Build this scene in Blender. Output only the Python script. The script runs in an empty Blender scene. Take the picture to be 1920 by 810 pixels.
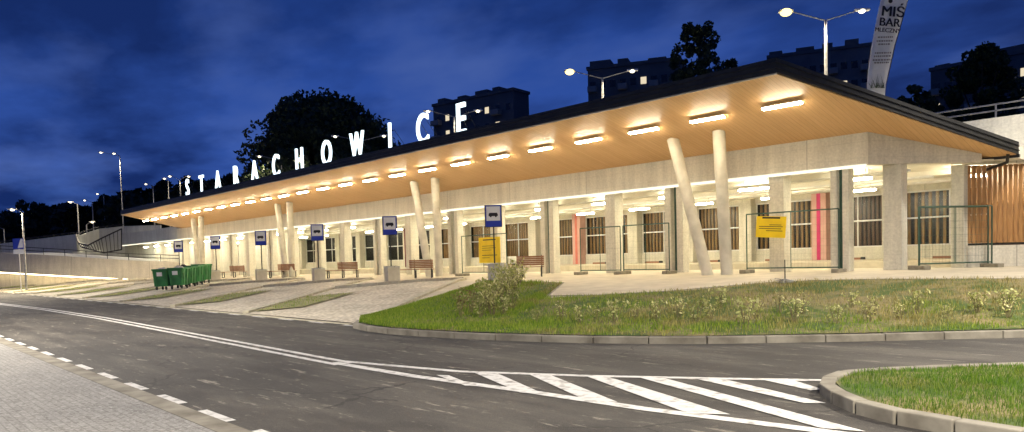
import bpy, bmesh, math, random
from mathutils import Vector, Matrix, Euler
R = math.radians
random.seed(7)
S = bpy.context.scene
COL = S.collection
# ------------------------------------------------------------------ frame
# world: x runs along the station front (to the left as seen from the street),
# y from the front towards the street, z up; road surface z = 0
CAM = Vector((-9.85, 24.46, 1.6)); DX, DY = 0.67289, 0.73974
FPX, CXP, CYP = 1387.0, 960.0, 546.0
def w(X, Y, Z):                       # camera-aligned ground frame -> world
    return Vector((-DX*X + DY*Y, -DY*X - DX*Y, Z))
pt, rl = R(2.5), R(1.5)
_f = Vector((0, math.cos(pt), -math.sin(pt))); _r = Vector((1, 0, 0)); _u = _r.cross(_f)
FW = w(*_f); RT = w(*(math.cos(rl)*_r - math.sin(rl)*_u)); UP = w(*(math.sin(rl)*_r + math.cos(rl)*_u))
RZ = math.atan2(-DY, -DX)             # turn of a thing that faces the street corner
def ray(px, py): return FW + (px-CXP)/FPX*RT - (py-CYP)/FPX*UP
def onz(px, py, z):
    d = ray(px, py); return CAM + d*((z-CAM.z)/d.z)
def ony(px, py, y):
    d = ray(px, py); return CAM + d*((y-CAM.y)/d.y)
def ond(px, py, D): return CAM + ray(px, py)*D
def project(p):
    v = Vector(p)-CAM; z = v.dot(FW); return (CXP+FPX*v.dot(RT)/z, CYP-FPX*v.dot(UP)/z)

# ------------------------------------------------------------------ materials
def new_mat(name):
    m = bpy.data.materials.new(name); m.use_nodes = True
    nt = m.node_tree; nt.nodes.clear()
    out = nt.nodes.new('ShaderNodeOutputMaterial'); b = nt.nodes.new('ShaderNodeBsdfPrincipled')
    nt.links.new(b.outputs[0], out.inputs[0]); return m, nt, b, out
def node(nt, t, ins=None, **kw):
    n = nt.nodes.new(t)
    for k, v in kw.items(): setattr(n, k, v)
    for k, v in (ins or {}).items():
        if hasattr(v, 'is_linked') or isinstance(v, bpy.types.NodeSocket): nt.links.new(v, n.inputs[k])
        else: n.inputs[k].default_value = v
    return n
def c4(c): return (c[0], c[1], c[2], 1)
def coords(nt, kind='Object', scale=(1, 1, 1)):
    tc = node(nt, 'ShaderNodeTexCoord'); mp = node(nt, 'ShaderNodeMapping', {'Vector': tc.outputs[kind], 'Scale': scale}); return mp.outputs[0]
def noise(nt, v, scale, detail=5, rough=.55):
    return node(nt, 'ShaderNodeTexNoise', {'Vector': v, 'Scale': scale, 'Detail': detail, 'Roughness': rough}).outputs['Fac']
def ramp(nt, fac, stops):
    r = node(nt, 'ShaderNodeValToRGB', {'Fac': fac}); e = r.color_ramp.elements
    while len(e) < len(stops): e.new(.5)
    for el, (p, c) in zip(e, stops): el.position = p; el.color = c4(c) if len(c) == 3 else c
    return r.outputs[0]
def mixc(nt, fac, a, b, mode='MIX'):
    n = nt.nodes.new('ShaderNodeMix'); n.data_type = 'RGBA'; n.blend_type = mode
    for i, v in ((0, fac), (6, a), (7, b)):
        if isinstance(v, bpy.types.NodeSocket): nt.links.new(v, n.inputs[i])
        else: n.inputs[i].default_value = v if i == 0 else c4(v)
    return n.outputs[2]
def math_(nt, op, a, b=0.0, c=0.0):
    n = nt.nodes.new('ShaderNodeMath'); n.operation = op
    for i, v in enumerate((a, b, c)):
        if isinstance(v, bpy.types.NodeSocket): nt.links.new(v, n.inputs[i])
        else: n.inputs[i].default_value = v
    return n.outputs[0]
def bump(nt, b, h, s=.3, dist=.02):
    bn = node(nt, 'ShaderNodeBump', {'Strength': s, 'Distance': dist, 'Height': h}); nt.links.new(bn.outputs[0], b.inputs['Normal'])
def pm(name, c1, c2=None, scale=3., rough=.8, bmp=.15, stretch=(1, 1, 1), metal=0., lo=.35, hi=.65, dist=.01):
    m, nt, b, _ = new_mat(name); c2 = c2 or tuple(x*.75 for x in c1)
    v = coords(nt, 'Object', stretch); n = noise(nt, v, scale)
    nt.links.new(ramp(nt, n, [(lo, c2), (hi, c1)]), b.inputs['Base Color'])
    b.inputs['Roughness'].default_value = rough; b.inputs['Metallic'].default_value = metal
    if bmp: bump(nt, b, noise(nt, v, scale*6), bmp, dist)
    return m
def em(name, col, s):
    m, nt, b, out = new_mat(name)
    e = node(nt, 'ShaderNodeEmission', {'Color': c4(col), 'Strength': s}); nt.links.new(e.outputs[0], out.inputs[0]); return m
def concrete(name, c, boards=True):
    m, nt, b, _ = new_mat(name); v = coords(nt)
    n1 = noise(nt, v, .9, 6, .6); n2 = noise(nt, coords(nt, 'Object', (1, 1, .12)), 3.2, 6, .65); n3 = noise(nt, v, 14, 4)
    k = mixc(nt, .5, ramp(nt, n1, [(.3, tuple(x*.72 for x in c)), (.7, tuple(min(1, x*1.12) for x in c))]),
             ramp(nt, n2, [(.3, tuple(x*.5 for x in c)), (.62, tuple(min(1, x*1.15) for x in c))]))
    k = mixc(nt, .35, k, ramp(nt, n3, [(.3, tuple(x*.6 for x in c)), (.7, tuple(min(1, x*1.2) for x in c))]))
    if boards:
        sx = node(nt, 'ShaderNodeSeparateXYZ', {0: v})
        j = math_(nt, 'LESS_THAN', math_(nt, 'FRACT', math_(nt, 'MULTIPLY', sx.outputs[0], 1/5.0)), .006)
        j2 = math_(nt, 'LESS_THAN', math_(nt, 'FRACT', math_(nt, 'MULTIPLY', sx.outputs[2], 1/.52)), .02)
        k = mixc(nt, math_(nt, 'MAXIMUM', math_(nt, 'MULTIPLY', j, .55), math_(nt, 'MULTIPLY', j2, .26)), k, tuple(x*.3 for x in c))
    nt.links.new(k, b.inputs['Base Color']); b.inputs['Roughness'].default_value = .85
    bump(nt, b, n3, .2, .01); return m
def leafmat(name, a, b_, c_, rough=.6):
    m, nt, b, out = new_mat(name)
    g = node(nt, 'ShaderNodeNewGeometry'); k = ramp(nt, g.outputs['Random Per Island'], [(0, a), (.5, b_), (1, c_)])
    nt.links.new(k, b.inputs['Base Color']); b.inputs['Roughness'].default_value = rough
    t = node(nt, 'ShaderNodeBsdfTranslucent', {'Color': k}); mx = node(nt, 'ShaderNodeMixShader', {0: .3, 1: b.outputs[0], 2: t.outputs[0]})
    nt.links.new(mx.outputs[0], out.inputs[0]); return m

M = {}
M['concrete'] = concrete('concrete', (.64, .60, .495))
M['concrete_in'] = concrete('concrete_inside', (.63, .595, .49), True)
M['concrete_grey'] = concrete('concrete_grey', (.54, .55, .51))
M['post'] = pm('post_concrete', (.60, .565, .46), (.47, .44, .35), 2.5, .8, .1)
M['dark_metal'] = pm('dark_metal', (.036, .036, .032), (.02, .02, .019), 2, .5, .05, metal=.3)
M['black_metal'] = pm('black_metal', (.02, .02, .02), (.012, .012, .012), 5, .5, 0)
M['green_metal'] = pm('green_metal', (.025, .08, .05), (.018, .055, .035), 5, .5, 0)
M['steel'] = pm('steel', (.45, .45, .43), (.3, .3, .29), 6, .45, .05, metal=.7)
M['white_metal'] = pm('white_metal', (.75, .74, .7), (.62, .61, .58), 4, .45, .03)
M['white_line'] = pm('road_paint', (.60, .59, .56), (.26, .25, .23), 7, .7, .1, lo=.33, hi=.50)
M['ceiling'] = pm('ceiling_paint', (.72, .69, .6), (.62, .59, .5), 1.2, .8, .05)
M['floor_in'] = pm('floor_slabs', (.56, .5, .37), (.44, .39, .29), 2, .7, .08)
M['lamp_warm'] = em('soffit_lamp_glow', (1, .86, .62), 62)
M['lamp_in'] = em('hall_lamp_glow', (1, .91, .68), 46)
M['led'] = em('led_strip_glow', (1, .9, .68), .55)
M['led_wall'] = em('ramp_led_glow', (1, .78, .45), 5)
M['letter'] = em('letter_glow', (.72, .9, 1), 1.1)
M['lamp_street'] = em('street_lamp_glow', (1, .88, .6), 1.6)
M['lamp_yellow'] = em('street_lamp_glow_warm', (1, .76, .24), 1.25)
M['window_lit'] = em('lit_window', (1, .85, .6), .3)
M['window_dark'] = pm('dark_window', (.012, .014, .02), (.008, .009, .012), 2, .25, 0)
M['night_wall'] = pm('block_plaster', (.17, .17, .18), (.12, .12, .13), .3, .9, 0)
M['night_wall_b'] = pm('block_plaster_dark', (.12, .125, .135), (.085, .09, .10), .3, .9, 0)
M['rust_wood'] = pm('bench_wood', (.30, .13, .065), (.19, .08, .04), 5, .6, .15, (1, 8, 8))
M['slat_wood'] = pm('slat_wood', (.42, .22, .075), (.26, .125, .04), 3, .6, .1, (6, 6, .6))
M['slat_dark'] = pm('slat_dark_wood', (.16, .07, .035), (.09, .04, .02), 3, .6, .1, (6, 6, .6))
M['void'] = pm('dark_backing', (.02, .012, .008), (.012, .008, .006), 2, .9, 0)
M['green_bin'] = pm('green_bin_plastic', (.045, .26, .075), (.025, .14, .045), 2.2, .5, .08)
M['bag'] = pm('rubbish_bag', (.55, .55, .5), (.3, .3, .28), 4, .5, .3)
M['rubber'] = pm('rubber', (.03, .03, .03), (.02, .02, .02), 5, .8, .1)
M['foot'] = pm('foot_concrete', (.30, .27, .2), (.2, .18, .13), 6, .9, .2)
M['yellow'] = pm('yellow_board', (.82, .58, .01), (.72, .5, .01), 3, .5, .03)
M['blue_sign'] = pm('blue_sign', (.02, .05, .46), (.016, .042, .40), 3, .5, 0)
M['white_sign'] = pm('white_sign', (.88, .88, .86), (.82, .82, .8), 3, .5, 0)
M['ink'] = pm('black_print', (.015, .015, .015), (.012, .012, .012), 3, .6, 0)
M['ink_grey'] = pm('grey_print', (.28, .25, .23), (.22, .2, .18), 3, .6, 0)
M['magenta'] = pm('magenta_paint', (.55, .03, .14), (.45, .025, .11), 3, .6, .03)
M['coral'] = pm('coral_paint', (.62, .17, .12), (.5, .13, .1), 3, .6, .03)
M['maroon'] = pm('maroon_paint', (.14, .025, .025), (.1, .02, .02), 3, .6, .03)
M['pink_conc'] = pm('pink_tinted_concrete', (.58, .36, .3), (.5, .3, .25), 2, .8, .1)
M['kerb'] = pm('kerb_concrete', (.27, .25, .20), (.12, .105, .08), 2.2, .9, .3, lo=.3, hi=.66)
M['kerb_light'] = pm('kerb_light', (.5, .46, .34), (.36, .33, .25), 4, .9, .2)
M['trunk'] = pm('bark', (.06, .05, .035), (.03, .025, .02), 6, .9, .3)
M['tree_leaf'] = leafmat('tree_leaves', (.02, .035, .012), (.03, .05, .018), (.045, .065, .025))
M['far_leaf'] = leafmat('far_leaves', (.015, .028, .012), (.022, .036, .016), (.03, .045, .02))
M['shrub_leaf'] = leafmat('shrub_leaves', (.24, .27, .06), (.5, .49, .17), (.68, .62, .33))
M['sapling_leaf'] = leafmat('sapling_leaves', (.22, .26, .06), (.42, .43, .15), (.62, .58, .3))
M['red_leaf'] = leafmat('reddish_leaves', (.12, .055, .03), (.26, .23, .07), (.46, .42, .18))
M['grass_plain'] = leafmat('grass_blades', (.06, .16, .006), (.11, .23, .01), (.2, .3, .03))
M['banner'] = pm('banner_cloth', (.86, .86, .82), (.76, .76, .72), 2, .8, .05)
M['slate'] = pm('weathered_sheet', (.42, .43, .40), (.28, .285, .27), 1.5, .7, .1)
M['parapet'] = concrete('parapet_render', (.82, .8, .7))
M['twig'] = pm('twig', (.20, .17, .08), (.13, .11, .05), 8, .8, 0)
M['balcony'] = pm('balcony_panel', (.26, .25, .24), (.2, .2, .19), 1, .9, 0)
M['bank'] = None
M['glass'] = None
def glassmat():
    m, nt, b, out = new_mat('window_glass')
    t = node(nt, 'ShaderNodeBsdfTransparent', {'Color': (.92, .95, .93, 1)}); g = node(nt, 'ShaderNodeBsdfGlossy', {'Roughness': .3})
    mx = node(nt, 'ShaderNodeMixShader', {0: .02, 1: t.outputs[0], 2: g.outputs[0]}); nt.links.new(mx.outputs[0], out.inputs[0]); return m
M['glass'] = glassmat()
def asphalt():
    m, nt, b, _ = new_mat('asphalt'); v = coords(nt)
    k = ramp(nt, noise(nt, v, .28, 6, .6), [(.3, (.029, .0265, .023)), (.7, (.050, .0455, .039))])
    st = noise(nt, coords(nt, 'Object', (.22, 1.5, 1)), 1.0, 8, .62)          # dusty wheel tracks along the street
    k = mixc(nt, ramp(nt, st, [(.46, (0, 0, 0)), (.72, (.85, .85, .85))]), k, (.095, .086, .071))
    dk_ = noise(nt, coords(nt, 'Object', (.4, 1.1, 1)), .8, 5, .55)
    k = mixc(nt, ramp(nt, dk_, [(.50, (0, 0, 0)), (.62, (.75, .75, .75))]), k, (.024, .021, .018))
    sc = noise(nt, coords(nt, 'Object', (.7, 4.2, 1)), 1.5, 6, .72)
    k = mixc(nt, ramp(nt, sc, [(.585, (0, 0, 0)), (.66, (.85, .85, .85))]), k, (.21, .19, .155))
    sp = noise(nt, v, 5.5, 5, .7); k = mixc(nt, ramp(nt, sp, [(.60, (0, 0, 0)), (.74, (.6, .6, .6))]), k, (.18, .16, .13))
    wv = node(nt, 'ShaderNodeVectorMath', {0: v, 1: node(nt, 'ShaderNodeTexNoise', {'Vector': v, 'Scale': .9, 'Detail': 4}).outputs['Color']}, operation='ADD')
    cr = node(nt, 'ShaderNodeTexVoronoi', {'Vector': wv.outputs[0], 'Scale': .23}, feature='DISTANCE_TO_EDGE').outputs[0]
    cm = math_(nt, 'MULTIPLY', math_(nt, 'LESS_THAN', cr, .0042), math_(nt, 'GREATER_THAN', noise(nt, v, .35, 3), .5))
    k = mixc(nt, math_(nt, 'MULTIPLY', cm, .7), k, (.014, .012, .01))
    vo = node(nt, 'ShaderNodeTexVoronoi', {'Vector': v, 'Scale': 110.}); k = mixc(nt, .8, k, ramp(nt, vo.outputs['Distance'], [(.1, (.25, .25, .25)), (.7, (.75, .75, .75))]), 'OVERLAY')
    nt.links.new(k, b.inputs['Base Color']); b.inputs['Roughness'].default_value = .78
    bump(nt, b, vo.outputs['Distance'], .5, .006); return m
M['asphalt'] = asphalt()
def pavers():
    m, nt, b, _ = new_mat('concrete_pavers'); v = coords(nt)
    br = node(nt, 'ShaderNodeTexBrick', {'Vector': v, 'Color1': (.31, .305, .29, 1), 'Color2': (.25, .245, .235, 1), 'Mortar': (.19, .185, .175, 1), 'Scale': 1.0, 'Mortar Size': .007, 'Brick Width': .12, 'Row Height': .08, 'Bias': 0.})
    n = noise(nt, v, .8, 6, .65); k = mixc(nt, 1, br.outputs[0], ramp(nt, n, [(.3, (.75, .75, .75)), (.7, (1.1, 1.08, 1.05))]), 'MULTIPLY')
    n2 = noise(nt, v, 17, 6, .8); k = mixc(nt, ramp(nt, n2, [(.48, (0, 0, 0)), (.62, (.85, .85, .85))]), k, (.10, .093, .082)); n3 = noise(nt, v, 30, 4, .7); k = mixc(nt, ramp(nt, n3, [(.52, (0, 0, 0)), (.66, (.7, .7, .7))]), k, (.42, .41, .39))
    nt.links.new(k, b.inputs['Base Color']); b.inputs['Roughness'].default_value = .85; bump(nt, b, n2, .6, .015); return m
M['pavers'] = pavers()
def gravel():
    m, nt, b, _ = new_mat('grid_pavers_gravel'); v = coords(nt)
    vo = node(nt, 'ShaderNodeTexVoronoi', {'Vector': v, 'Scale': 7.0}); n = noise(nt, v, .7, 5, .6)
    k = ramp(nt, vo.outputs['Distance'], [(.15, (.74, .69, .58)), (.6, (.46, .42, .34))])
    k = mixc(nt, 1, k, ramp(nt, n, [(.3, (.72, .7, .66)), (.7, (1.1, 1.08, 1.02))]), 'MULTIPLY')
    nt.links.new(k, b.inputs['Base Color']); b.inputs['Roughness'].default_value = .9; bump(nt, b, vo.outputs['Distance'], .6, .03); return m
M['gravel'] = gravel()
M['platform'] = pm('platform_slabs', (.55, .49, .36), (.43, .38, .28), 1.6, .8, .12)
def bankgrass():
    m, nt, b, out = new_mat('bank_grass_blades'); g = node(nt, 'ShaderNodeNewGeometry'); v = coords(nt)
    k = ramp(nt, g.outputs['Random Per Island'], [(0, (.08, .17, .004)), (.55, (.18, .29, .01)), (1, (.36, .42, .05))])
    d = ramp(nt, g.outputs['Random Per Island'], [(0, (.13, .115, .025)), (.55, (.30, .25, .07)), (1, (.48, .39, .16))])
    sx = node(nt, 'ShaderNodeSeparateXYZ', {0: v}); far = math_(nt, 'MULTIPLY', math_(nt, 'SUBTRACT', 5.0, sx.outputs[0]), .022)
    up_ = math_(nt, 'MULTIPLY', math_(nt, 'SUBTRACT', sx.outputs[2], .42), .34)
    n = math_(nt, 'ADD', noise(nt, v, .9, 5, .6), math_(nt, 'MINIMUM', math_(nt, 'MAXIMUM', math_(nt, 'ADD', far, 0), -.12), .16)); n = math_(nt, 'ADD', n, up_)
    k = mixc(nt, ramp(nt, n, [(.53, (0, 0, 0)), (.67, (.95, .95, .95))]), k, d)
    nt.links.new(k, b.inputs['Base Color']); b.inputs['Roughness'].default_value = .6
    t = node(nt, 'ShaderNodeBsdfTranslucent', {'Color': k}); mx = node(nt, 'ShaderNodeMixShader', {0: .3, 1: b.outputs[0], 2: t.outputs[0]}); nt.links.new(mx.outputs[0], out.inputs[0]); return m
M['bank'] = bankgrass()
def islgrass():
    m, nt, b, out = new_mat('island_grass_blades'); g = node(nt, 'ShaderNodeNewGeometry'); v = coords(nt)
    k = ramp(nt, g.outputs['Random Per Island'], [(0, (.035, .10, .004)), (.6, (.09, .19, .008)), (1, (.17, .26, .025))])
    d = ramp(nt, g.outputs['Random Per Island'], [(0, (.07, .09, .012)), (.6, (.17, .19, .03)), (1, (.34, .31, .09))])
    k = mixc(nt, ramp(nt, noise(nt, v, 1.6, 6, .65), [(.47, (0, 0, 0)), (.68, (.85, .85, .85))]), k, d)
    nt.links.new(k, b.inputs['Base Color']); b.inputs['Roughness'].default_value = .6
    t = node(nt, 'ShaderNodeBsdfTranslucent', {'Color': k}); mx = node(nt, 'ShaderNodeMixShader', {0: .3, 1: b.outputs[0], 2: t.outputs[0]}); nt.links.new(mx.outputs[0], out.inputs[0]); return m
M['grass'] = islgrass()
def turf():
    m, nt, b, _ = new_mat('turf'); v = coords(nt)
    n = noise(nt, v, .75, 6, .62); f = noise(nt, v, 26, 5, .7)
    g = ramp(nt, f, [(.3, (.03, .055, .008)), (.7, (.10, .155, .025))]); d = ramp(nt, f, [(.3, (.13, .105, .045)), (.7, (.32, .26, .12))])
    sx = node(nt, 'ShaderNodeSeparateXYZ', {0: v})
    k = mixc(nt, ramp(nt, n, [(.46, (0, 0, 0)), (.6, (1, 1, 1))]), g, d)
    nt.links.new(k, b.inputs['Base Color']); b.inputs['Roughness'].default_value = .95; bump(nt, b, f, .8, .04); return m
M['turf'] = turf()
M['dry_turf'] = pm('dry_turf', (.34, .31, .15), (.15, .16, .05), 3, .95, .5)
M['soil'] = pm('bare_soil', (.27, .2, .11), (.17, .125, .07), 4, .95, .5)
M['night_ground'] = pm('night_meadow', (.03, .045, .015), (.02, .03, .012), .2, .95, 0)
def soffit():
    m, nt, b, _ = new_mat('soffit_planks'); v = coords(nt); sx = node(nt, 'ShaderNodeSeparateXYZ', {0: v})
    fx = math_(nt, 'MULTIPLY', sx.outputs[0], 1/.16); fl = math_(nt, 'FLOOR', fx)
    wn = node(nt, 'ShaderNodeTexWhiteNoise', {'W': fl}, noise_dimensions='1D')
    gr = noise(nt, coords(nt, 'Object', (14, .6, 1)), 2.0, 5, .6)
    k = mixc(nt, .5, ramp(nt, wn.outputs[0], [(0, (.56, .325, .135)), (1, (.64, .40, .185))]), ramp(nt, gr, [(.3, (.52, .29, .11)), (.7, (.68, .44, .22))]))
    gap = math_(nt, 'LESS_THAN', math_(nt, 'FRACT', fx), .07); k = mixc(nt, math_(nt, 'MULTIPLY', gap, .38), k, (.12, .05, .015))
    nt.links.new(k, b.inputs['Base Color']); b.inputs['Roughness'].default_value = .5; return m
M['soffit'] = soffit()

# ------------------------------------------------------------------ mesh helpers
class MB:
    def __init__(s): s.v = []; s.f = []
    def add(s, vs, fs):
        o = len(s.v); s.v += [tuple(x) for x in vs]; s.f += [tuple(i+o for i in f) for f in fs]; return s
    def hexa(s, p): return s.add(p, [(0, 3, 2, 1), (4, 5, 6, 7), (0, 1, 5, 4), (1, 2, 6, 5), (2, 3, 7, 6), (3, 0, 4, 7)])
    def box(s, x0, x1, y0, y1, z0, z1):
        x0, x1 = sorted((x0, x1)); y0, y1 = sorted((y0, y1)); z0, z1 = sorted((z0, z1))
        return s.hexa([(x0, y0, z0), (x1, y0, z0), (x1, y1, z0), (x0, y1, z0), (x0, y0, z1), (x1, y0, z1), (x1, y1, z1), (x0, y1, z1)])
    def bar(s, a, b, wd, ht, up=(0, 0, 1)):   # rectangular bar from a to b
        a, b = Vector(a), Vector(b); d = (b-a).normalized(); u = Vector(up)
        if abs(d.dot(u)) > .95: u = Vector((1, 0, 0))
        r = d.cross(u).normalized(); u = r.cross(d).normalized(); r *= wd/2; u *= ht/2
        return s.hexa([a-r-u, a+r-u, a+r+u, a-r+u, b-r-u, b+r-u, b+r+u, b-r+u])
    def tube(s, a, b, r0, r1=None, n=8):
        a, b = Vector(a), Vector(b); r1 = r0 if r1 is None else r1; d = (b-a).normalized()
        u = Vector((0, 0, 1)) if abs(d.z) < .9 else Vector((1, 0, 0)); p = d.cross(u).normalized(); q = d.cross(p)
        vs = []; 
        for c, r in ((a, r0), (b, r1)):
            for i in range(n): t = 2*math.pi*i/n; vs.append(c+(p*math.cos(t)+q*math.sin(t))*r)
        fs = [(i, (i+1) % n, n+(i+1) % n, n+i) for i in range(n)]+[tuple(range(n))[::-1], tuple(range(n, 2*n))]
        return s.add(vs, fs)
    def path(s, pts, r, n=6):
        for a, b in zip(pts, pts[1:]): s.tube(a, b, r, r, n)
        return s
    def prism(s, pts, off):                   # planar polygon pushed along off
        n = len(pts); off = Vector(off); P = [Vector(p) for p in pts]; Q = [p+off for p in P]
        return s.add(P+Q, [tuple(range(n)), tuple(range(2*n-1, n-1, -1))]+[(i, n+i, n+(i+1) % n, (i+1) % n) for i in range(n)])
    def ball(s, c, rx, ry, rz, n=10, m=6, jit=0):
        vs = [(c[0], c[1], c[2]-rz)]; 
        for i in range(1, m):
            t = -math.pi/2+math.pi*i/m
            for j in range(n):
                k = 1+random.uniform(-jit, jit); a = 2*math.pi*j/n
                vs.append((c[0]+rx*math.cos(t)*math.cos(a)*k, c[1]+ry*math.cos(t)*math.sin(a)*k, c[2]+rz*math.sin(t)*k))
        vs.append((c[0], c[1], c[2]+rz)); fs = []
        for j in range(n): fs.append((0, 1+(j+1) % n, 1+j)); fs.append((len(vs)-1, 1+(m-2)*n+j, 1+(m-2)*n+(j+1) % n))
        for i in range(m-2):
            for j in range(n): a = 1+i*n+j; b = 1+i*n+(j+1) % n; fs.append((a, b, b+n, a+n))
        return s.add(vs, fs)
    def build(s, name, mat, parent=None, origin=None, smooth=False, bevel=0, fix=True):
        me = bpy.data.meshes.new(name); o3 = Vector(origin) if origin is not None else Vector((0, 0, 0))
        me.from_pydata([tuple(Vector(p)-o3) for p in s.v], [], s.f)
        if fix:
            bm = bmesh.new(); bm.from_mesh(me); bmesh.ops.recalc_face_normals(bm, faces=bm.faces); bm.to_mesh(me); bm.free()
        me.materials.append(M[mat] if isinstance(mat, str) else mat)
        if smooth:
            for p in me.polygons: p.use_smooth = True
        ob = bpy.data.objects.new(name, me); COL.objects.link(ob)
        if parent: ob.parent = parent
        elif origin is not None: ob.location = o3
        if bevel:
            b = ob.modifiers.new('edge', 'BEVEL'); b.width = bevel; b.segments = 2; b.limit_method = 'ANGLE'
        return ob
def tag(o, label=None, cat=None, group=None, kind=None):
    for k, v in (('label', label), ('category', cat), ('group', group), ('kind', kind)):
        if v: o[k] = v
    return o
def thing(name, label, cat, loc, rz=0, group=None):
    o = bpy.data.objects.new(name, None); COL.objects.link(o); o.location = loc; o.rotation_euler = (0, 0, rz)
    o.empty_display_size = .2; return tag(o, label, cat, group)
def copy_tree(o, parent=None):
    c = o.copy(); COL.objects.link(c)
    if parent: c.parent = parent
    for ch in list(o.children): copy_tree(ch, c)
    return c
def text_mesh(body, size, ext=.004, off=0., sx=1., name='lettering'):
    cu = bpy.data.curves.new(name, 'FONT'); cu.body = body; cu.size = size; cu.extrude = ext; cu.offset = off
    cu.align_x = 'CENTER'; cu.align_y = 'BOTTOM_BASELINE'
    ob = bpy.data.objects.new('tmp', cu); COL.objects.link(ob)
    dg = bpy.context.evaluated_depsgraph_get(); me = bpy.data.meshes.new_from_object(ob.evaluated_get(dg))
    bpy.data.objects.remove(ob); me.transform(Matrix.Diagonal((sx, 1, 1, 1)))
    me.transform(Matrix.Rotation(R(90), 4, 'X')); return me          # stands up: x right, z up, faces -y
def put_text(body, size, mat, parent, loc, name='lettering', rot=0, ext=.004, off=0., sx=1., bold=0.):
    me = text_mesh(body, size, ext, off, sx); me.materials.clear(); me.materials.append(M[mat])
    if bold:
        bm = bmesh.new(); bm.from_mesh(me)
        for k_, dx in enumerate((-bold, bold)):
            m2 = me.copy(); m2.transform(Matrix.Translation((dx, .0012*(k_+1), 0))); bm.from_mesh(m2); bpy.data.meshes.remove(m2)
        bm.to_mesh(me); bm.free()
    o = bpy.data.objects.new(name, me); COL.objects.link(o); o.parent = parent; o.location = loc; o.rotation_euler = (0, 0, rot); return o

# ------------------------------------------------------------------ terrain
def h(u, o):
    zp = .9-.003*u
    if o < 0: return zp
    if o < 6: return zp-.02*o
    return max(0., (zp-.12)*(1-(o-6)/8.7))
def onh(px, py, f=h):
    d = ray(px, py); t = 4.
    while t < 130:
        p = CAM+d*t
        if p.z <= f(p.x, p.y): return p
        t += .03
    return p
def sheet(name, poly, mat, zf, cuts_y=(), cuts_x=()):
    bm = bmesh.new(); f = bm.faces.new([bm.verts.new((x, y, 0)) for x, y in poly])
    for y in cuts_y: bmesh.ops.bisect_plane(bm, geom=bm.verts[:]+bm.edges[:]+bm.faces[:], plane_co=(0, y, 0), plane_no=(0, 1, 0))
    for x in cuts_x: bmesh.ops.bisect_plane(bm, geom=bm.verts[:]+bm.edges[:]+bm.faces[:], plane_co=(x, 0, 0), plane_no=(1, 0, 0))
    bmesh.ops.triangulate(bm, faces=bm.faces[:])
    for v in bm.verts: v.co.z = zf(v.co.x, v.co.y)
    bmesh.ops.recalc_face_normals(bm, faces=bm.faces)
    if sum(f.normal.z for f in bm.faces) < 0: bmesh.ops.reverse_faces(bm, faces=bm.faces)
    me = bpy.data.meshes.new(name); bm.to_mesh(me); bm.free(); me.materials.append(M[mat])
    o = bpy.data.objects.new(name, me); COL.objects.link(o); o['kind'] = 'structure'; return o
def flat(z): return lambda u, o: z
def hz(off): return lambda u, o: h(u, o)+off
sheet('ground', [(-1500, -1500), (1500, -1500), (1500, 1500), (-1500, 1500)], 'night_ground', flat(-.06))
sheet('road', [(-90, -30), (150, -30), (150, 21.7), (-90, 21.7)], 'asphalt', flat(0))
sheet('pavement', [(-90, 21.86), (150, 21.86), (150, 50), (-90, 50)], 'pavers', flat(.022))
sheet('edge_strip', [(-90, 21.62), (150, 21.62), (150, 21.86), (-90, 21.86)], 'kerb', flat(.026))
# curves of the lawn bank: lower (street kerb) and upper (platform side)
LO = [(7.35, 14.25), (6.2, 15.0), (5, 15.25), (4, 15.3), (3.3, 15.2), (2.4, 15.05), (1.4, 14.8), (.4, 14.5), (-1, 13.9), (-2.3, 13.1), (-4.3, 11.2), (-6.3, 9.0), (-9, 5.9), (-12, 2.5)]
HI = [(7.6, 13.9), (8.8, 11.6), (10.4, 8.6), (12.2, 5.4), (9.6, 6.1), (7.6, 6.2), (5.1, 9.6), (3.3, 8.65), (1.47, 7.63), (-.1, 5.5), (-2.7, 4.5), (-5.2, 4.5), (-8, 4.0), (-11, 2)]
def lawn(s, t):
    s = max(0, min(s, len(LO)-1.0001)); i = int(s); f = s-i
    a = Vector(LO[i]).lerp(Vector(LO[i+1]), f); b = Vector(HI[i]).lerp(Vector(HI[i+1]), f); p = a.lerp(b, t)
    zb = h(b.x, b.y); e = .35*t+.65*(t*t*(3-2*t))
    return Vector((p.x, p.y, .135+(zb+.015-.135)*e))
mb = MB(); NS, NT = 78, 16; random.seed(3)
for i in range(NS+1):
    for j in range(NT+1):
        p = lawn(i/NS*13, j/NT)
        if 0 < j < NT: p.z += random.uniform(-.025, .03)
        mb.v.append(tuple(p))
for i in range(NS):
    for j in range(NT): a = i*(NT+1)+j; mb.f.append((a, a+1, a+NT+2, a+NT+1))
o = mb.build('grass_bank_ground', 'turf', smooth=True); o['kind'] = 'structure'
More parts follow.
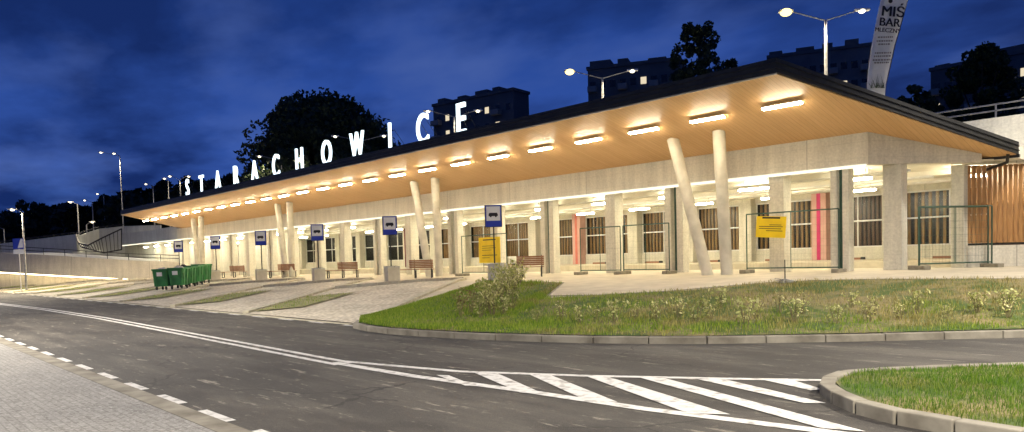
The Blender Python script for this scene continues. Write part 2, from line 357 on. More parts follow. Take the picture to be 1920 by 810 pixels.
# platform with its saw-tooth front and the parking bays
K0 = range(0, 9); Pk = lambda k: (14.7+7.3*k, 4.85); Qk = lambda k: (18.9+7.3*k, 8.6); Ak = lambda k: (7+7.3*k, 14.5)
front = [c for k in K0 for c in (Pk(k), Qk(k))]
poly = [(-16, -13), (-16, 1.5)]+[HI[i] for i in range(13, -1, -1)]+[(7.3, 14.2), Ak(0)]+front+[(82, 5), (82, -13)]
sheet('platform_paving', poly, 'platform', hz(.012), (0, 6), range(-10, 80, 10))
for k in K0:
    sheet('parking_bay', [Ak(k), Pk(k), Qk(k), Ak(k+1)], 'gravel', hz(.01), (6, 10), ())
    x = 7.3*k
    sheet('bay_grass_wedge', [(14.2+x, 14.3), (13.1+x, 13.0), (15.4+x, 9.7), (16.7+x, 11.0)], 'dry_turf', hz(.05), (10, 12), ())
def kerb_line(name, pts, wd, ht, mat, zf=None, seg=1.0):
    # row of kerb stones along a polyline
    pts = [Vector((p[0], p[1], 0)) for p in pts]; L = [0]
    for a, b in zip(pts, pts[1:]): L.append(L[-1]+(b-a).length)
    def at(d):
        d = max(0, min(d, L[-1]-1e-5))
        for i in range(len(L)-1):
            if d <= L[i+1]: return pts[i].lerp(pts[i+1], (d-L[i])/(L[i+1]-L[i]))
    zf = zf or (lambda u, o: 0); n = max(1, round(L[-1]/seg)); m = MB()
    for i in range(n):
        a, b = at(L[-1]*i/n), at(L[-1]*(i+1)/n); d = (b-a).normalized(); a = a+d*.006; b = b-d*.006
        r = Vector((-d.y, d.x, 0))*wd/2; za, zb = zf(a.x, a.y), zf(b.x, b.y); e = random.uniform(-.004, .004)
        m.hexa([Vector((q.x, q.y, z-.1)) for q, z in ((a-r, za), (b-r, zb), (b+r, zb), (a+r, za))]+[Vector((q.x, q.y, z+ht+e)) for q, z in ((a-r, za), (b-r, zb), (b+r, zb), (a+r, za))])
    ob = m.build(name, mat, bevel=.012); ob['kind'] = 'structure'; return ob
kerb_line('bank_kerb', [(7.0, 14.5), (6.2, 15.1), (5, 15.36), (4, 15.41), (3.3, 15.32), (2.4, 15.17), (1.4, 14.92), (.4, 14.61), (-1, 14), (-2.3, 13.2), (-4.35, 11.3), (-6.4, 9.1), (-9.1, 6), (-12.1, 2.6)], .15, .125, 'kerb')
kerb_line('path_kerb', [(7.6, 14.0), (8.85, 11.7), (10.45, 8.7), (12.3, 5.3)], .12, .06, 'kerb_light', h)
kerb_line('lawn_edging', [HI[i] for i in (5, 6, 7, 8, 9, 10, 11, 12)], .06, .03, 'kerb', h, 2)
for k in K0:
    kerb_line('bay_kerb', [Ak(k), Pk(k)], .22, .09, 'kerb_light', h)
    kerb_line('bay_head_kerb', [Pk(k), Qk(k)], .18, .13, 'kerb_light', h)
kerb_line('bay_channel', [(7.2, 14.62), (74, 14.62)], .2, .012, 'kerb_light', None, 2)
sheet('bare_soil_patch', [(9.5, 6.35), (7.7, 6.35), (5.3, 9.5), (6.0, 9.7), (8.4, 7.2)], 'soil', lambda u, o: h(u, o)+.03, (7, 8, 9))
# island with its kerb
ISL = [(-5.92, 15.34), (-5.93, 15.75), (-6.02, 16.2), (-6.25, 16.55), (-6.6, 16.95), (-7.02, 17.28), (-7.5, 17.4), (-8.25, 17.5), (-10, 17.55), (-14, 17.3), (-22, 15)]
ISB = [(-5.92, 15.34), (-6.37, 14.72), (-6.79, 14.13), (-7.32, 13.49), (-8.5, 12.2), (-11, 9.8), (-16, 6), (-22, 3)]
kerb_line('island_kerb', [ISB[-1]]+ISB[::-1][1:-1]+ISL, .16, .13, 'kerb', None, .5)
cen = Vector((-13, 13.5))
def inset(p, k=.12):
    p = Vector(p); return p+(cen-p).normalized()*k
ring = [inset(p) for p in ISL]+[inset(p) for p in ISB[::-1][:-1]]
m = MB(); m.v.append((cen.x, cen.y, .34)); n = len(ring)
def isl_z(f): return .105+.2*(1-f)**.8*1.0 if f > 0 else .34
LV = [1.0, .9, .75, .5]
for f in LV:
    for p in ring: q = cen.lerp(p, f); m.v.append((q.x, q.y, .11+.22*(1-f)))
for l in range(3):
    for i in range(n): a = 1+l*n+i; b = 1+l*n+(i+1) % n; m.f.append((a, b, b+n, a+n))
for i in range(n): m.f.append((1+3*n+i, 1+3*n+(i+1) % n, 0))
o = m.build('island_ground', 'turf'); o['kind'] = 'structure'
def isl_pt(a, f):
    a *= n; i = int(a) % n; p = ring[i].lerp(ring[(i+1) % n], a-int(a)); q = cen.lerp(p, f); return Vector((q.x, q.y, .11+.22*(1-f)))
# grass blades
def blades(name, spots, label, hmin, hmax, wd, mat='grass'):
    m = MB(); m.f = []
    for p, k in spots:
        a = random.uniform(0, 6.283); dx, dy = math.cos(a), math.sin(a); hh = random.uniform(hmin, hmax)*k; lean = random.uniform(-.5, .5)*hh
        lx, ly = -dy*lean, dx*lean; i = len(m.v); ww = wd*random.uniform(.7, 1.3)
        m.v += [(p.x-dx*ww, p.y-dy*ww, p.z-.01), (p.x+dx*ww, p.y+dy*ww, p.z-.01), (p.x+lx*.4+dx*ww*.6, p.y+ly*.4+dy*ww*.6, p.z+hh*.6), (p.x+lx, p.y+ly, p.z+hh)]
        m.f += [(i, i+1, i+2), (i, i+2, i+3)]
    return tag(m.build(name, mat, fix=False), label, 'grass', None, 'stuff')
from mathutils import noise as mn
random.seed(11); sp = []
while len(sp) < 42000:
    a = random.random(); f = random.uniform(.4, .995); p = isl_pt(a, f)
    if p.x < -15: continue
    g = mn.noise(Vector((p.x*1.7, p.y*1.7, 5)))*.5+.5
    if random.random() > .45+g: continue
    sp.append((p, .55+.9*g))
blades('island_grass', sp, 'short bright green grass filling the kerbed island at the lower right', .025, .07, .0035)
random.seed(12); sp = []
from mathutils import noise as mn
while len(sp) < 60000:
    s = random.uniform(0, 12.6); t = random.random(); p = lawn(s, t)
    g = mn.noise(Vector((p.x*.55, p.y*.55, 2)))*.5+.5
    lush = 1.0 if s < 4.5 else .8-.6*max(0, t-.2)
    if random.random() > lush*(.35+g*.9): continue
    sp.append((p, .7+.6*g))
blades('bank_grass', sp, 'patchy green and dry grass on the bank between kerb and platform', .04, .11, .006, 'bank')
random.seed(13); sp = []
for k in K0:
    x = 7.3*k; q = [Vector((14.2+x, 14.3)), Vector((13.1+x, 13.0)), Vector((15.4+x, 9.7)), Vector((16.7+x, 11.0))]
    for _ in range(420):
        a, b = random.random(), random.random(); p = q[0].lerp(q[3], a).lerp(q[1].lerp(q[2], a), b); sp.append((Vector((p.x, p.y, h(p.x, p.y)+.05)), 1))
blades('wedge_grass', sp, 'thin grass on the wedges between the parking bays', .03, .09, .008, 'bank')

# road markings
def mark(polys, name='road_marking', z=.006):
    m = MB()
    for P in polys: m.add([(x, y, z) for x, y in P], [tuple(range(len(P)))])
    ob = m.build(name, 'white_line'); 
    bm = bmesh.new(); bm.from_mesh(ob.data)
    for f in bm.faces:
        if f.normal.z < 0: f.normal_flip()
    bm.to_mesh(ob.data); bm.free(); ob['kind'] = 'structure'; return ob
def g2(px, py): p = onz(px, py, 0); return (p.x, p.y)
def band(pts, wd):
    out = []
    for a, b in zip(pts, pts[1:]):
        a, b = Vector(a), Vector(b); d = (b-a).normalized(); r = Vector((-d.y, d.x))*wd/2; out.append([a-r, b-r, b+r, a+r])
    return [[tuple(p) for p in q] for q in out]
dl = [(110, 20.5), (80, 19.4), (60, 18.85), (48, 18.6), (35.2, 18.47), (26, 18.12), (17.3, 18.1), (8, 18.35), (.6, 18.58)]
mark(band([(x, y-.13) for x, y in dl], .12)+band([(x, y+.13) for x, y in dl], .12), 'centre_line')
up = [(.9, 18.44), (-1.5, 17.93), (-3.2, 17.09), (-4.6, 16.25), (-5.89, 15.44)]
lowl = [(.9, 18.62), (-1.3, 18.6), (-3.45, 18.4), (-5.1, 18.32), (-6.88, 18.08), (-9, 17.95), (-16, 17.8)]
mark(band(up, .14)+band(lowl, .17), 'hatch_outline', .0065)
hq = [[(818, 704), (846, 705), (896, 725), (872, 724)], [(890, 700), (938, 700), (1030, 741), (975, 737)], [(988, 701), (1034, 702), (1170, 756), (1095, 750)],
      [(1098, 706), (1142, 706), (1385, 779), (1290, 776)], [(1196, 708), (1246, 708), (1640, 812), (1540, 804)], [(1299, 710), (1358, 710), (1557, 757), (1508, 757)],
      [(1420, 711), (1488, 711), (1548, 731), (1520, 733)], [(1546, 712), (1583, 713), (1578, 721), (1566, 719)]]
def slim(a, b, c, d): a, b, c, d = (Vector(g2(*p)) for p in (a, b, c, d)); return [tuple(v) for v in (a, a.lerp(b, .84), d.lerp(c, .84), d)]
mark([slim(*q) for q in hq], 'hatch_stripes', .009)
mark([[(x-.41, 21.48), (x+.41, 21.48), (x+.41, 21.605), (x-.41, 21.605)] for x in [-2.27-1.36*5+1.55*i*.93 for i in range(60)]], 'edge_dashes', .006)
mark([[(x-.45, 14.78), (x+.45, 14.78), (x+.45, 14.9), (x-.45, 14.9)] for x in [3+1.9*i for i in range(40)]], 'bay_dashes')

# ------------------------------------------------------------------ station
BO = Vector((32, -1, .9))
st = thing('bus_station', 'long low concrete bus station with a glowing wood-lined canopy roof and lit open hall', 'bus station', BO)
def B(m, name, mat, parent=st, **k): return m.build(name, mat, parent, BO, **k)
SL = .25; ZS = 5.35
zs = lambda y: ZS+SL*y
# roof
OUT = [(.5, 4.9), (-3.25, -3.5), (63.3, -3.5), (64.9, 4.95)]
TH = .42
def rp(dz, k=0.): return [Vector((x, y, zs(y)+dz)) for x, y in OUT]
m = MB(); a = rp(.03); b = rp(TH); m.add(a+b, [(4, 5, 6, 7), (0, 1, 5, 4), (1, 2, 6, 5), (2, 3, 7, 6), (3, 0, 4, 7), (0, 3, 2, 1)]); roof = B(m, 'roof', 'dark_metal')
m = MB(); a = rp(0); n_ = Vector((0, 0, .026)); m.add([p for p in a]+[p+n_ for p in a], [(0, 1, 2, 3), (4, 7, 6, 5)]+[(i, (i+1) % 4, 4+(i+1) % 4, 4+i) for i in range(4)])
m.v = [((x-30.8)*.9985+30.8, (y-.7)*.985+.7, zs((y-.7)*.985+.7)+(0 if i % 8 < 4 else .026)) for i, (x, y, z) in enumerate(m.v)]
B(m, 'soffit', 'soffit', roof)
m = MB()
for i, j in ((3, 0),):
    p, q = rp(.0)[i], rp(.0)[j]; ins = Vector((31, .7, 0)); 
    dirn = (q-p).normalized(); side = Vector((-dirn.y, dirn.x, 0)); side = side if (ins-p).dot(side) > 0 else -side
    m.bar(p+side*.035-Vector((0, 0, .012)), q+side*.035-Vector((0, 0, .012)), .05, .04)
B(m, 'soffit_trim', 'post', roof)
m = MB()
for i, j in ((3, 0), (0, 1)):
    for dz in (.15, .31):
        p, q = rp(dz)[i], rp(dz)[j]; dirn = (q-p).normalized(); side = Vector((dirn.y, -dirn.x, 0)); ins = Vector((31, .7, 0)); side = side if (ins-p).dot(side) < 0 else -side
        m.bar(p+side*.015, q+side*.015, .035, .022)
B(m, 'fascia_rib', 'black_metal', roof)
# front beam and the closing wedge at the right end
m = MB(); m.hexa([(.0, 0, 4.32), (.3, -.4, 4.32), (65, -.4, 4.32), (65, 0, 4.32), (.0, 0, zs(0)-.005), (.3, -.4, zs(-.4)-.005), (65, -.4, zs(-.4)-.005), (65, 0, zs(0)-.005)]); B(m, 'front_beam', 'concrete')
m = MB(); m.box(65.01, 84, -.4, -.02, 4.32, 5.62); B(m, 'side_beam', 'concrete_grey')  # front beam carried on; grey colour stands in for missing light
m = MB(); e = Vector((-2.35, -3.0, 0)); q = Vector((.32, -.25, 0)); p0 = Vector((-.004, -.005, 0)); p1 = p0+e
A = [p0+Vector((0, 0, 4.322)), p1+Vector((0, 0, 4.322)), p1+Vector((0, 0, zs(p1.y)-.006)), p0+Vector((0, 0, zs(p0.y)-.006))]
C_ = [v+q for v in A]; C_[2].z = zs(C_[2].y)-.006; C_[3].z = zs(C_[3].y)-.006
m.add(A+C_, [(0, 1, 2, 3), (7, 6, 5, 4), (0, 4, 5, 1), (1, 5, 6, 2), (2, 6, 7, 3), (3, 7, 4, 0)]); B(m, 'end_beam', 'concrete')
m = MB(); m.box(0.05, 83.8, .004, .05, 4.24, 4.335); B(m, 'light_strip', 'led')  # glow put into this band for the bright underside of the beam
# soffit lamps
for i in range(25):
    x = 1.25+2.6*i; z = zs(3.15); m = MB()
    m.add([(x+sx*.62, 3.15+sy*.06, zs(3.15+sy*.06)-.125+dz) for dz in (-.03, .0) for sx, sy in ((-1, -1), (1, -1), (1, 1), (-1, 1))], [(0, 1, 2, 3), (4, 7, 6, 5), (0, 4, 5, 1), (1, 5, 6, 2), (2, 6, 7, 3), (3, 7, 4, 0)])
    l = B(m, 'soffit_lamp', 'lamp_warm')
    m = MB(); m.add([(x+sx*.64, 3.15+sy*.075, zs(3.15+sy*.075)-.123+dz) for dz in (.0, .035) for sx, sy in ((-1, -1), (1, -1), (1, 1), (-1, 1))], [(0, 1, 2, 3), (4, 7, 6, 5), (0, 4, 5, 1), (1, 5, 6, 2), (2, 6, 7, 3), (3, 7, 4, 0)])
    B(m, 'lamp_housing', 'steel', l)
# slanted posts in pairs
for i in range(4):
    x = 16.4*i
    for tx, ty, bx, by in ((6.2+x, 1.74, 4.62+x, 2.05), (4.28+x, 1.78, 3.93+x, 1.95)):
        m = MB(); m.tube((bx, by, h(bx, by)-.05), (tx, ty, zs(ty)+.02), .2, .215, 20); B(m, 'slanted_column', 'post', smooth=False)
# columns
def col(x, y, w_=.56, d=.56, z1=4.325):
    m = MB(); m.box(x-w_/2, x+w_/2, y-d, y, h(x, min(y, 0))-.02, z1); return B(m, 'column', 'concrete_in', bevel=.02)
for k in range(9): col(3.2+7.6*k, -.1)
col(-.42, -.8, .58, .5)
col(-1.62, -3.1, .4, .4)
for k in range(9):
    x = (.98, 7.55, 14.65, 21.8, 29.4, 37, 44.6, 52.2, 59.8)[k]; hw = .2 if k == 0 else .28
    for s_ in (-1, 1): col(x+s_*hw, -.12, .22 if k == 0 else .3, .4)
    m = MB(); m.tube((x, -.3, .9), (x, -.3, 4.4), .07, .07, 10); B(m, 'downpipe', 'green_metal')
# hall: floor, ceiling, back wall
m = MB(); m.box(-2.2, 78, -11.2, -4.2, .6, 1.15); B(m, 'hall_floor', 'floor_in')
m = MB(); m.hexa([(-.2, -.42, 4.40), (-2.6, -3.5, 4.40), (86, -3.5, 4.40), (86, -.42, 4.40), (-.2, -.42, 4.43), (-2.6, -3.5, 4.43), (86, -3.5, 4.43), (86, -.42, 4.43)]); m.box(-3.2, 86, -11.5, -3.51, 4.40, 4.75); B(m, 'hall_ceiling', 'ceiling')
m = MB()
for y in (-2.1, -5.2, -8.6): m.box(-1.5 if y < -3 else .8, 78, y-.16, y+.16, 4.22, 4.405)
B(m, 'ceiling_beam', 'ceiling')
m = MB()
for y, z in ((-1.3, 4.12), (-3.4, 4.05), (-6.4, 4.1)): m.tube((-.8, y, z), (76, y, z), .045, .045, 8)
B(m, 'ceiling_pipe', 'white_metal')
m = MB(); m.box(-3, 78, -11.25, -11.0, 1.1, 1.72); B(m, 'back_wall_base', 'concrete_in')
m = MB(); m.box(-3, 78, -11.25, -11.0, 4.14, 4.41); B(m, 'back_wall_header', 'concrete_in')
piers = [-1.2, 2.75+.55, 6.58, 10.5, 14.05, 17.9, 22.4, 26.5, 30.3, 34.1, 37.9, 41.7, 45.5, 49.3, 53.1, 56.9, 60.7, 64.5, 68.3, 72.1, 76]
stripes = {6.58: 'magenta', 14.05: 'maroon', 22.4: 'coral', 41.7: 'maroon'}
for x in piers:
    m = MB(); m.box(x-.36, x+.36, -11.2, -10.55, 1.1, 4.41); c = B(m, 'pier', 'pink_conc' if x in (6.58, 22.4) else 'concrete_in', bevel=.015)
    if x in stripes:
        m = MB(); m.box(x-.09, x+.09, -10.548, -10.53, 1.16, 4.40); B(m, 'painted_stripe', stripes[x], c)
for i, (a, b) in enumerate(zip(piers, piers[1:])):
    x0, x1 = a+.37, b-.37; dk = i > 11
    m = MB()
    for z in (1.74, 2.95, 4.11): m.box(x0, x1, -11.12, -11.05, z-.035, z+.035)
    for x in (x0+.03, (x0+x1)/2, x1-.03): m.box(x-.028, x+.028, -11.118, -11.052, 1.78, 4.07)
    fr = B(m, 'window', 'white_metal')
    m = MB(); nsl = 13
    for j in range(nsl):
        xx = x0+(x1-x0)*(j+.5)/nsl; m.box(xx-.055, xx+.055, -11.42, -11.33, 1.6, 4.2)
    if i < 10: B(m, 'slat_panel', 'slat_wood' if i != 1 else 'slat_dark', fr)
    m = MB(); m.box(x0, x1, -11.09, -11.085, 1.75, 4.1); B(m, 'pane', 'glass', fr)
m = MB(); m.box(-3, 84, -12.1, -12, .9, 4.7); B(m, 'rear_backing', 'void')
# hall lamps
random.seed(5)
for k in range(23):
    for y, dx in ((-1.75, 0), (-6.9, 1.9)):
        x = 1.2+3.8*k+dx
        if x > 84: continue
        m = MB(); m.box(x-.6, x+.6, y-.07, y+.07, 4.0, 4.07); l = B(m, 'hall_lamp', 'lamp_in')
        m = MB(); m.box(x-.62, x+.62, y-.06, y+.06, 4.072, 4.11); m.tube((x-.4, y, 4.11), (x-.4, y, 4.4), .012); m.tube((x+.4, y, 4.11), (x+.4, y, 4.4), .012); B(m, 'lamp_housing', 'steel', l)
# lit door / shop front bits at the far end
for x in (50.8, 58.6):
    m = MB(); m.box(x-.6, x+.6, -3.05, -3.0, .9, 3.3); d_ = B(m, 'door', 'window_dark'); m = MB(); m.box(x-.68, x-.6, -3.04, -2.95, .9, 3.38); m.box(x+.6, x+.68, -3.04, -2.95, .9, 3.38); m.box(x-.6, x+.6, -3.04, -2.95, 3.3, 3.38); B(m, 'door_frame', 'white_metal', d_)
m = MB(); m.box(47.5, 49.9, -3.3, -3.05, .7, 4.39); m.box(51.6, 57.8, -3.3, -3.05, .7, 4.39); m.box(59.4, 86, -3.3, -3.05, .7, 4.39); B(m, 'kiosk_wall', 'concrete_in')
# gutter elbow at the right rear corner
m = MB(); m.tube((-3.0, -3.3, 4.52), (-2.9, -3.62, 4.3), .05); m.tube((-2.9, -3.62, 4.3), (-2.1, -4.0, 4.12), .05); B(m, 'gutter_elbow', 'black_metal')
m = MB(); m.bar((-3.27, -3.52, 4.46), (63, -3.52, 4.46), .12, .1); B(m, 'gutter', 'black_metal')
# parking deck on top
dk = thing('parking_deck', 'upper parking deck with pale parapet and steel handrail behind the canopy roof', 'parking deck', (30, -20, 4.76))
DO = Vector((30, -20, 4.76))
m = MB(); m.box(-24, 84, -40, -6.0, 4.76, 5.3); m.build('slab', 'concrete_grey', dk, DO)
m = MB(); m.box(-24, 84, -5.99, -5.75, 4.42, 6.1); m.build('parapet', 'parapet', dk, DO)
m = MB()
for z in (6.36, 6.58): m.bar((-24, -5.87, z), (84, -5.87, z), .05, .045)
for i in range(55): m.box(-24+2*i-.025, -24+2*i+.025, -5.895, -5.845, 6.09, 6.56)
m.build('handrail', 'steel', dk, DO)
# slatted screen at the right
sc = thing('slatted_screen', 'orange vertical timber slats standing on a low concrete wall right of the hall', 'slatted screen', (-3, -3.6, 1))
SO = Vector((-3, -3.6, 1)); s0 = Vector((-1.75, -3.45, 0)); s1 = Vector((-8.2, -9.6, 0)); sd = (s1-s0).normalized(); sn = Vector((-sd.y, sd.x, 0))
sn = sn if sn.dot(Vector((-.74, .67, 0))) > 0 else -sn
m = MB(); m.bar(s0+Vector((0, 0, 1.2)), s1+Vector((0, 0, 1.2)), .3, .86); m.build('base_wall', 'concrete', sc, SO)
for i in range(52):
    p = s0+sd*(.1+.165*i); m = MB(); m.bar(p+Vector((0, 0, 1.72)), p+Vector((0, 0, 4.3)), .085, .11, tuple(sd)); m.build('slat', 'slat_wood', sc, SO)
m = MB()
for z in (1.68, 3.02, 4.26): m.bar(s0+sn*-.1+Vector((0, 0, z)), s1+sn*-.1+Vector((0, 0, z)), .05, .07)
m.build('rail', 'dark_metal', sc, SO)
m = MB(); m.bar(s0+sd*1.9-sn*1.9+Vector((0, 0, 1)), s1-sn*1.9+Vector((0, 0, 1)), .1, 7); m.build('rear_wall', 'slat_dark', sc, SO)
m = MB(); m.bar(s0+Vector((0, 0, 4.6)), s1+Vector((0, 0, 4.6)), .4, .55); m.build('lintel', 'concrete', sc, SO)
for q in (.8, 3.4, 6.2):
    p = s0+sd*q-sn*.9; m = MB(); m.bar(p-sd*.5+Vector((0, 0, 4.05)), p+sd*.5+Vector((0, 0, 4.05)), .12, .08); m.build('screen_lamp', 'lamp_in', sc, SO)

# sign letters on the roof edge
xs = [48.43, 45.5, 42.36, 39.18, 36.19, 33.07, 29.99, 26.78, 23.6, 20.53, 17.85, 15.05]
lab = ['glowing white letter S, first of the letters along the roof edge', 'glowing white letter T on the roof edge after the S', 'glowing white letter A between T and R on the roof edge', 'glowing white letter R on the roof edge',
       'glowing white letter A between R and C on the roof edge', 'glowing white letter C between A and H on the roof edge', 'glowing white letter H on the roof edge in front of the big tree', 'glowing white round letter O on the roof edge', 'glowing white wide letter W on the roof edge',
       'glowing white narrow letter I on the roof edge', 'glowing white letter C between I and E on the roof edge', 'glowing white letter E, last of the letters along the roof edge']
for ch, x, lb in zip('STARACHOWICE', xs, lab):
    zb = zs(4.5)+.34
    t = thing('sign_letter', lb, 'letter', (x, 4.5, zb), math.pi, 'illuminated letters standing along the roof edge')
    put_text(ch, 1.9, 'letter', t, (0, 0, .17), 'letter_face', 0, .05, .008, .74 if ch != 'W' else .66)
    for s_ in (-.25, .25):
        m = MB(); m.tube((s_, .06, 1.15), (s_*1.2, 1.25, -.30), .011, .011, 5); m.tube((s_, .0, .2), (s_, .0, 0), .015, .015, 5); m.build('brace', 'dark_metal', t)

# ------------------------------------------------------------------ platform furniture
# bus stop signs
def make_stop(label):
    t = thing('bus_stop_sign', label, 'bus stop sign', (0, 0, 0), RZ, 'bus stop signs along the platform')
    m = MB(); m.tube((0, 0, 0), (0, 0, 2.9), .03, .03, 10); m.build('pole', 'dark_metal', t)
    m = MB(); m.box(-.31, .31, -.055, -.035, 2.12, 2.95); pl = m.build('plate', 'blue_sign', t, bevel=.004)
    m = MB(); m.box(-.27, .27, -.062, -.0555, 2.35, 2.91); m.build('white_field', 'white_sign', pl)
    m = MB(); y0, y1 = -.069, -.0625
    m.prism([(x, y1, z) for x, z in ((-.18, 2.53), (.18, 2.53), (.18, 2.60), (.15, 2.66), (-.15, 2.66), (-.18, 2.60))], (0, y0-y1, 0))
    for x in (-.1, .1): m.tube((x, y1, 2.52), (x, y0, 2.52), .035, .035, 12)
    m.build('bus_symbol', 'ink', pl)
    m = MB(); m.box(-.34, .34, -.034, -.02, 2.10, 2.97); m.build('frame', 'dark_metal', pl)
    return t
# litter bins
def make_bin(label):
    t = thing('litter_bin', label, 'litter bin', (0, 0, 0), RZ+R(28), 'concrete litter bins along the platform')
    m = MB(); m.box(-.29, .29, -.29, .29, 0, .62); m.build('body', 'post', t, bevel=.015)
    m = MB(); m.box(-.30, .30, -.30, .30, .625, .68); m.build('rim', 'concrete_grey', t, bevel=.01)
    m = MB(); m.box(-.2, .2, -.2, .2, .681, .69); m.build('opening', 'void', t); return t
def make_bench(label):
    t = thing('bench', label, 'bench', (0, 0, 0), RZ, 'wooden benches along the platform')
    m = MB()
    for i in range(5): m.box(-.95, .95, .08+.088*i, .155+.088*i, .42, .455)
    m.build('seat', 'rust_wood', t)
    m = MB()
    for i in range(5): z = .5+.082*i; m.box(-.2, .95, .03-.014*i, .06-.014*i, z, z+.068)
    m.build('backrest', 'rust_wood', t)
    for x in (-.8, .05, .85):
        m = MB(); m.bar((x, .08, 0), (x, .08, .42), .05, .05); m.bar((x, .5, 0), (x, .5, .42), .05, .05); m.bar((x, .06, .025), (x, .52, .025), .05, .05); m.bar((x, .055, .395), (x, .525, .395), .052, .045)
        if x > 0: m.bar((x, .085, .4), (x, -.0, .93), .045, .03)
        m.build('leg', 'black_metal', t)
    return t
protoS = protoB = protoN = None
stops = [(12.25, 5.26, 928), (18.6, 5.6, 738), (25.4, 5.7, 600), (32.3, 5.7, 497), (39.8, 5.6, 405), (48.6, 5.2, 335)]
stl = ['blue and white bus stop sign beside the yellow notice, largest of the row', 'bus stop sign left of the pale slanted posts nearest it, second largest of the row', 'bus stop sign above the gap between two benches, third largest of the row',
       'bus stop sign between two pairs of slanted posts far down the platform', 'bus stop sign right of the farthest pair of slanted posts', 'smallest bus stop sign, behind the green waste containers']
bnl = ['concrete litter bin behind the leafy shrubs, largest of the row', 'concrete litter bin left of the second nearest bench', 'concrete litter bin at the foot of the third largest bus stop sign', 'concrete litter bin left of the fourth bench, small', 'concrete litter bin right of the green waste containers']
for i, (x, y, px) in enumerate(stops):
    p = onz(px, 528 if i < 2 else 526, h(x, y)); tgt = [925, 731, 595, 489, 404, 335][i]
    # keep the row at its depth, shift along it so the pole stands where the photo has it
    P = Vector((x, y, h(x, y)+.012))
    for _ in range(40): P.x += (project(P+Vector((0, 0, 2.5)))[0]-tgt)*.012*max(1, (P-CAM).length/40)
    P.z = h(P.x, P.y)+.012
    if protoS is None: protoS = make_stop(stl[0]); s_ = protoS
    else: s_ = copy_tree(protoS); s_['label'] = stl[i]
    s_.location = P
    if i < 5:
        if protoB is None: protoB = make_bin(bnl[0]); b_ = protoB
        else: b_ = copy_tree(protoB); b_['label'] = bnl[i]
        q = P+w(.12, -.55, 0)-CAM*0; q.z = h(q.x, q.y)+.01; b_.location = q
bl = ['brown wooden bench behind the leafy shrubs, nearest of the row', 'brown wooden bench left of a pair of slanted posts, second nearest', 'brown wooden bench in the middle of the row, right of a litter bin', 'brown wooden bench beside the third pair of slanted posts', 'pale brown bench right of the green waste containers, farthest of the row']
for i, (px, py) in enumerate(((978, 521), (776, 523), (640, 522), (527, 521), (436, 521))):
    p = onh(px, py)
    if protoN is None: protoN = make_bench(bl[0]); b_ = protoN
    else: b_ = copy_tree(protoN); b_['label'] = bl[i]
    b_.location = (p.x, p.y, h(p.x, p.y)+.012)
# site fence panels
def make_fence(label, wdt, ht=1.95, mat='green_metal'):
    t = thing('fence_panel', label, 'site fence', (0, 0, 0), 0, 'mobile site fence panels in front of the hall')
    m = MB(); m.path([(0, 0, .12), (0, 0, ht), (wdt, 0, ht), (wdt, 0, .12)], .022, 8); m.tube((0, 0, .18), (wdt, 0, .18), .02, .02, 8); m.tube((wdt/2, 0, .18), (wdt/2, 0, ht), .014, .014, 6); m.build('frame', mat, t)
    m = MB(); nx = int(wdt/.12)
    for i in range(1, nx): x = wdt*i/nx; m.tube((x, 0, .18), (x, 0, ht), .0016, .0016, 3)
    for i in range(1, 8): z = .18+(ht-.18)*i/8; m.tube((0, .003, z), (wdt, .003, z), .0016, .0016, 3)
    m.build('mesh_infill', mat, t, fix=False)
    for x in (.0, wdt):
        m = MB(); m.box(x-.12, x+.12, -.36, .36, 0, .13); m.build('foot_block', 'foot', t, bevel=.02)
    return t
def place_fence(a, b, label, ht=1.95, mat='green_metal'):
    a, b = Vector(a), Vector(b); t = make_fence(label, (b-a).length, ht, mat); z = min(h(a.x, a.y), h(b.x, b.y))+.012
    t.location = (a.x, a.y, z); t.rotation_euler = (0, 0, math.atan2(b.y-a.y, b.x-a.x)); return t
qa, qb = ony(866, 470, 1.7).x, ony(950, 470, 1.9).x; nb = (ony(899, 470, 1.8).x, ony(942, 470, 1.8).x)
f0 = place_fence((qa, 1.7), (qb, 1.9), 'site fence panel behind the largest bus stop sign, holding a yellow board', 1.95)
place_fence((11.35, 1.2), (9.35, 1.0), 'left one of two bare joined site fence panels before a square column')
place_fence((9.2, 1.0), (7.05, .9), 'right one of two bare joined site fence panels, ending at a dark downpipe')
f3 = place_fence((3.75, .95), (.62, .75), 'site fence panel with a crooked yellow notice, right of the nearest slanted posts', 2.05)
place_fence((-1.15, -1.0), (-2.55, -3.35), 'front one of two overlapping dark fence panels at the right end of the hall', 2.0)
place_fence((-1.0, -1.5), (-2.35, -3.7), 'rear one of two overlapping dark fence panels at the right end of the hall', 2.0)
def notice(name, label, fp, x0, wdt, z0, ht, tilt, lines):
    t = thing(name, label, 'notice board', fp.matrix_basis @ Vector((x0, 0, z0)), fp.rotation_euler.z+math.pi if False else fp.rotation_euler.z)
    # outer face looks towards the street: find which local side that is
    s_ = 1 if (Matrix.Rotation(fp.rotation_euler.z, 3, 'Z') @ Vector((0, 1, 0))).y > 0 else -1
    t.rotation_euler.y = tilt
    m = MB(); m.box(0, wdt, s_*.035, s_*.045, 0, ht); m.build('board', 'yellow', t)
    for i, (zz, xa, xb, th) in enumerate(lines):
        m = MB(); m.box(wdt*xa, wdt*xb, s_*.0452, s_*.0475, ht*zz-th/2, ht*zz+th/2); m.build('print_line', 'ink', t)
    return t
fp_l = (f0.location, f3.location)
notice('notice_board', 'large yellow notice board on the fence behind the bus stop sign', f0, qa-nb[0], nb[0]-nb[1], .62, 1.2, 0, [(.9, .2, .8, .05), (.66, .15, .7, .02), (.58, .15, .8, .02), (.5, .15, .6, .02), (.3, .15, .85, .03), (.2, .15, .5, .02)])
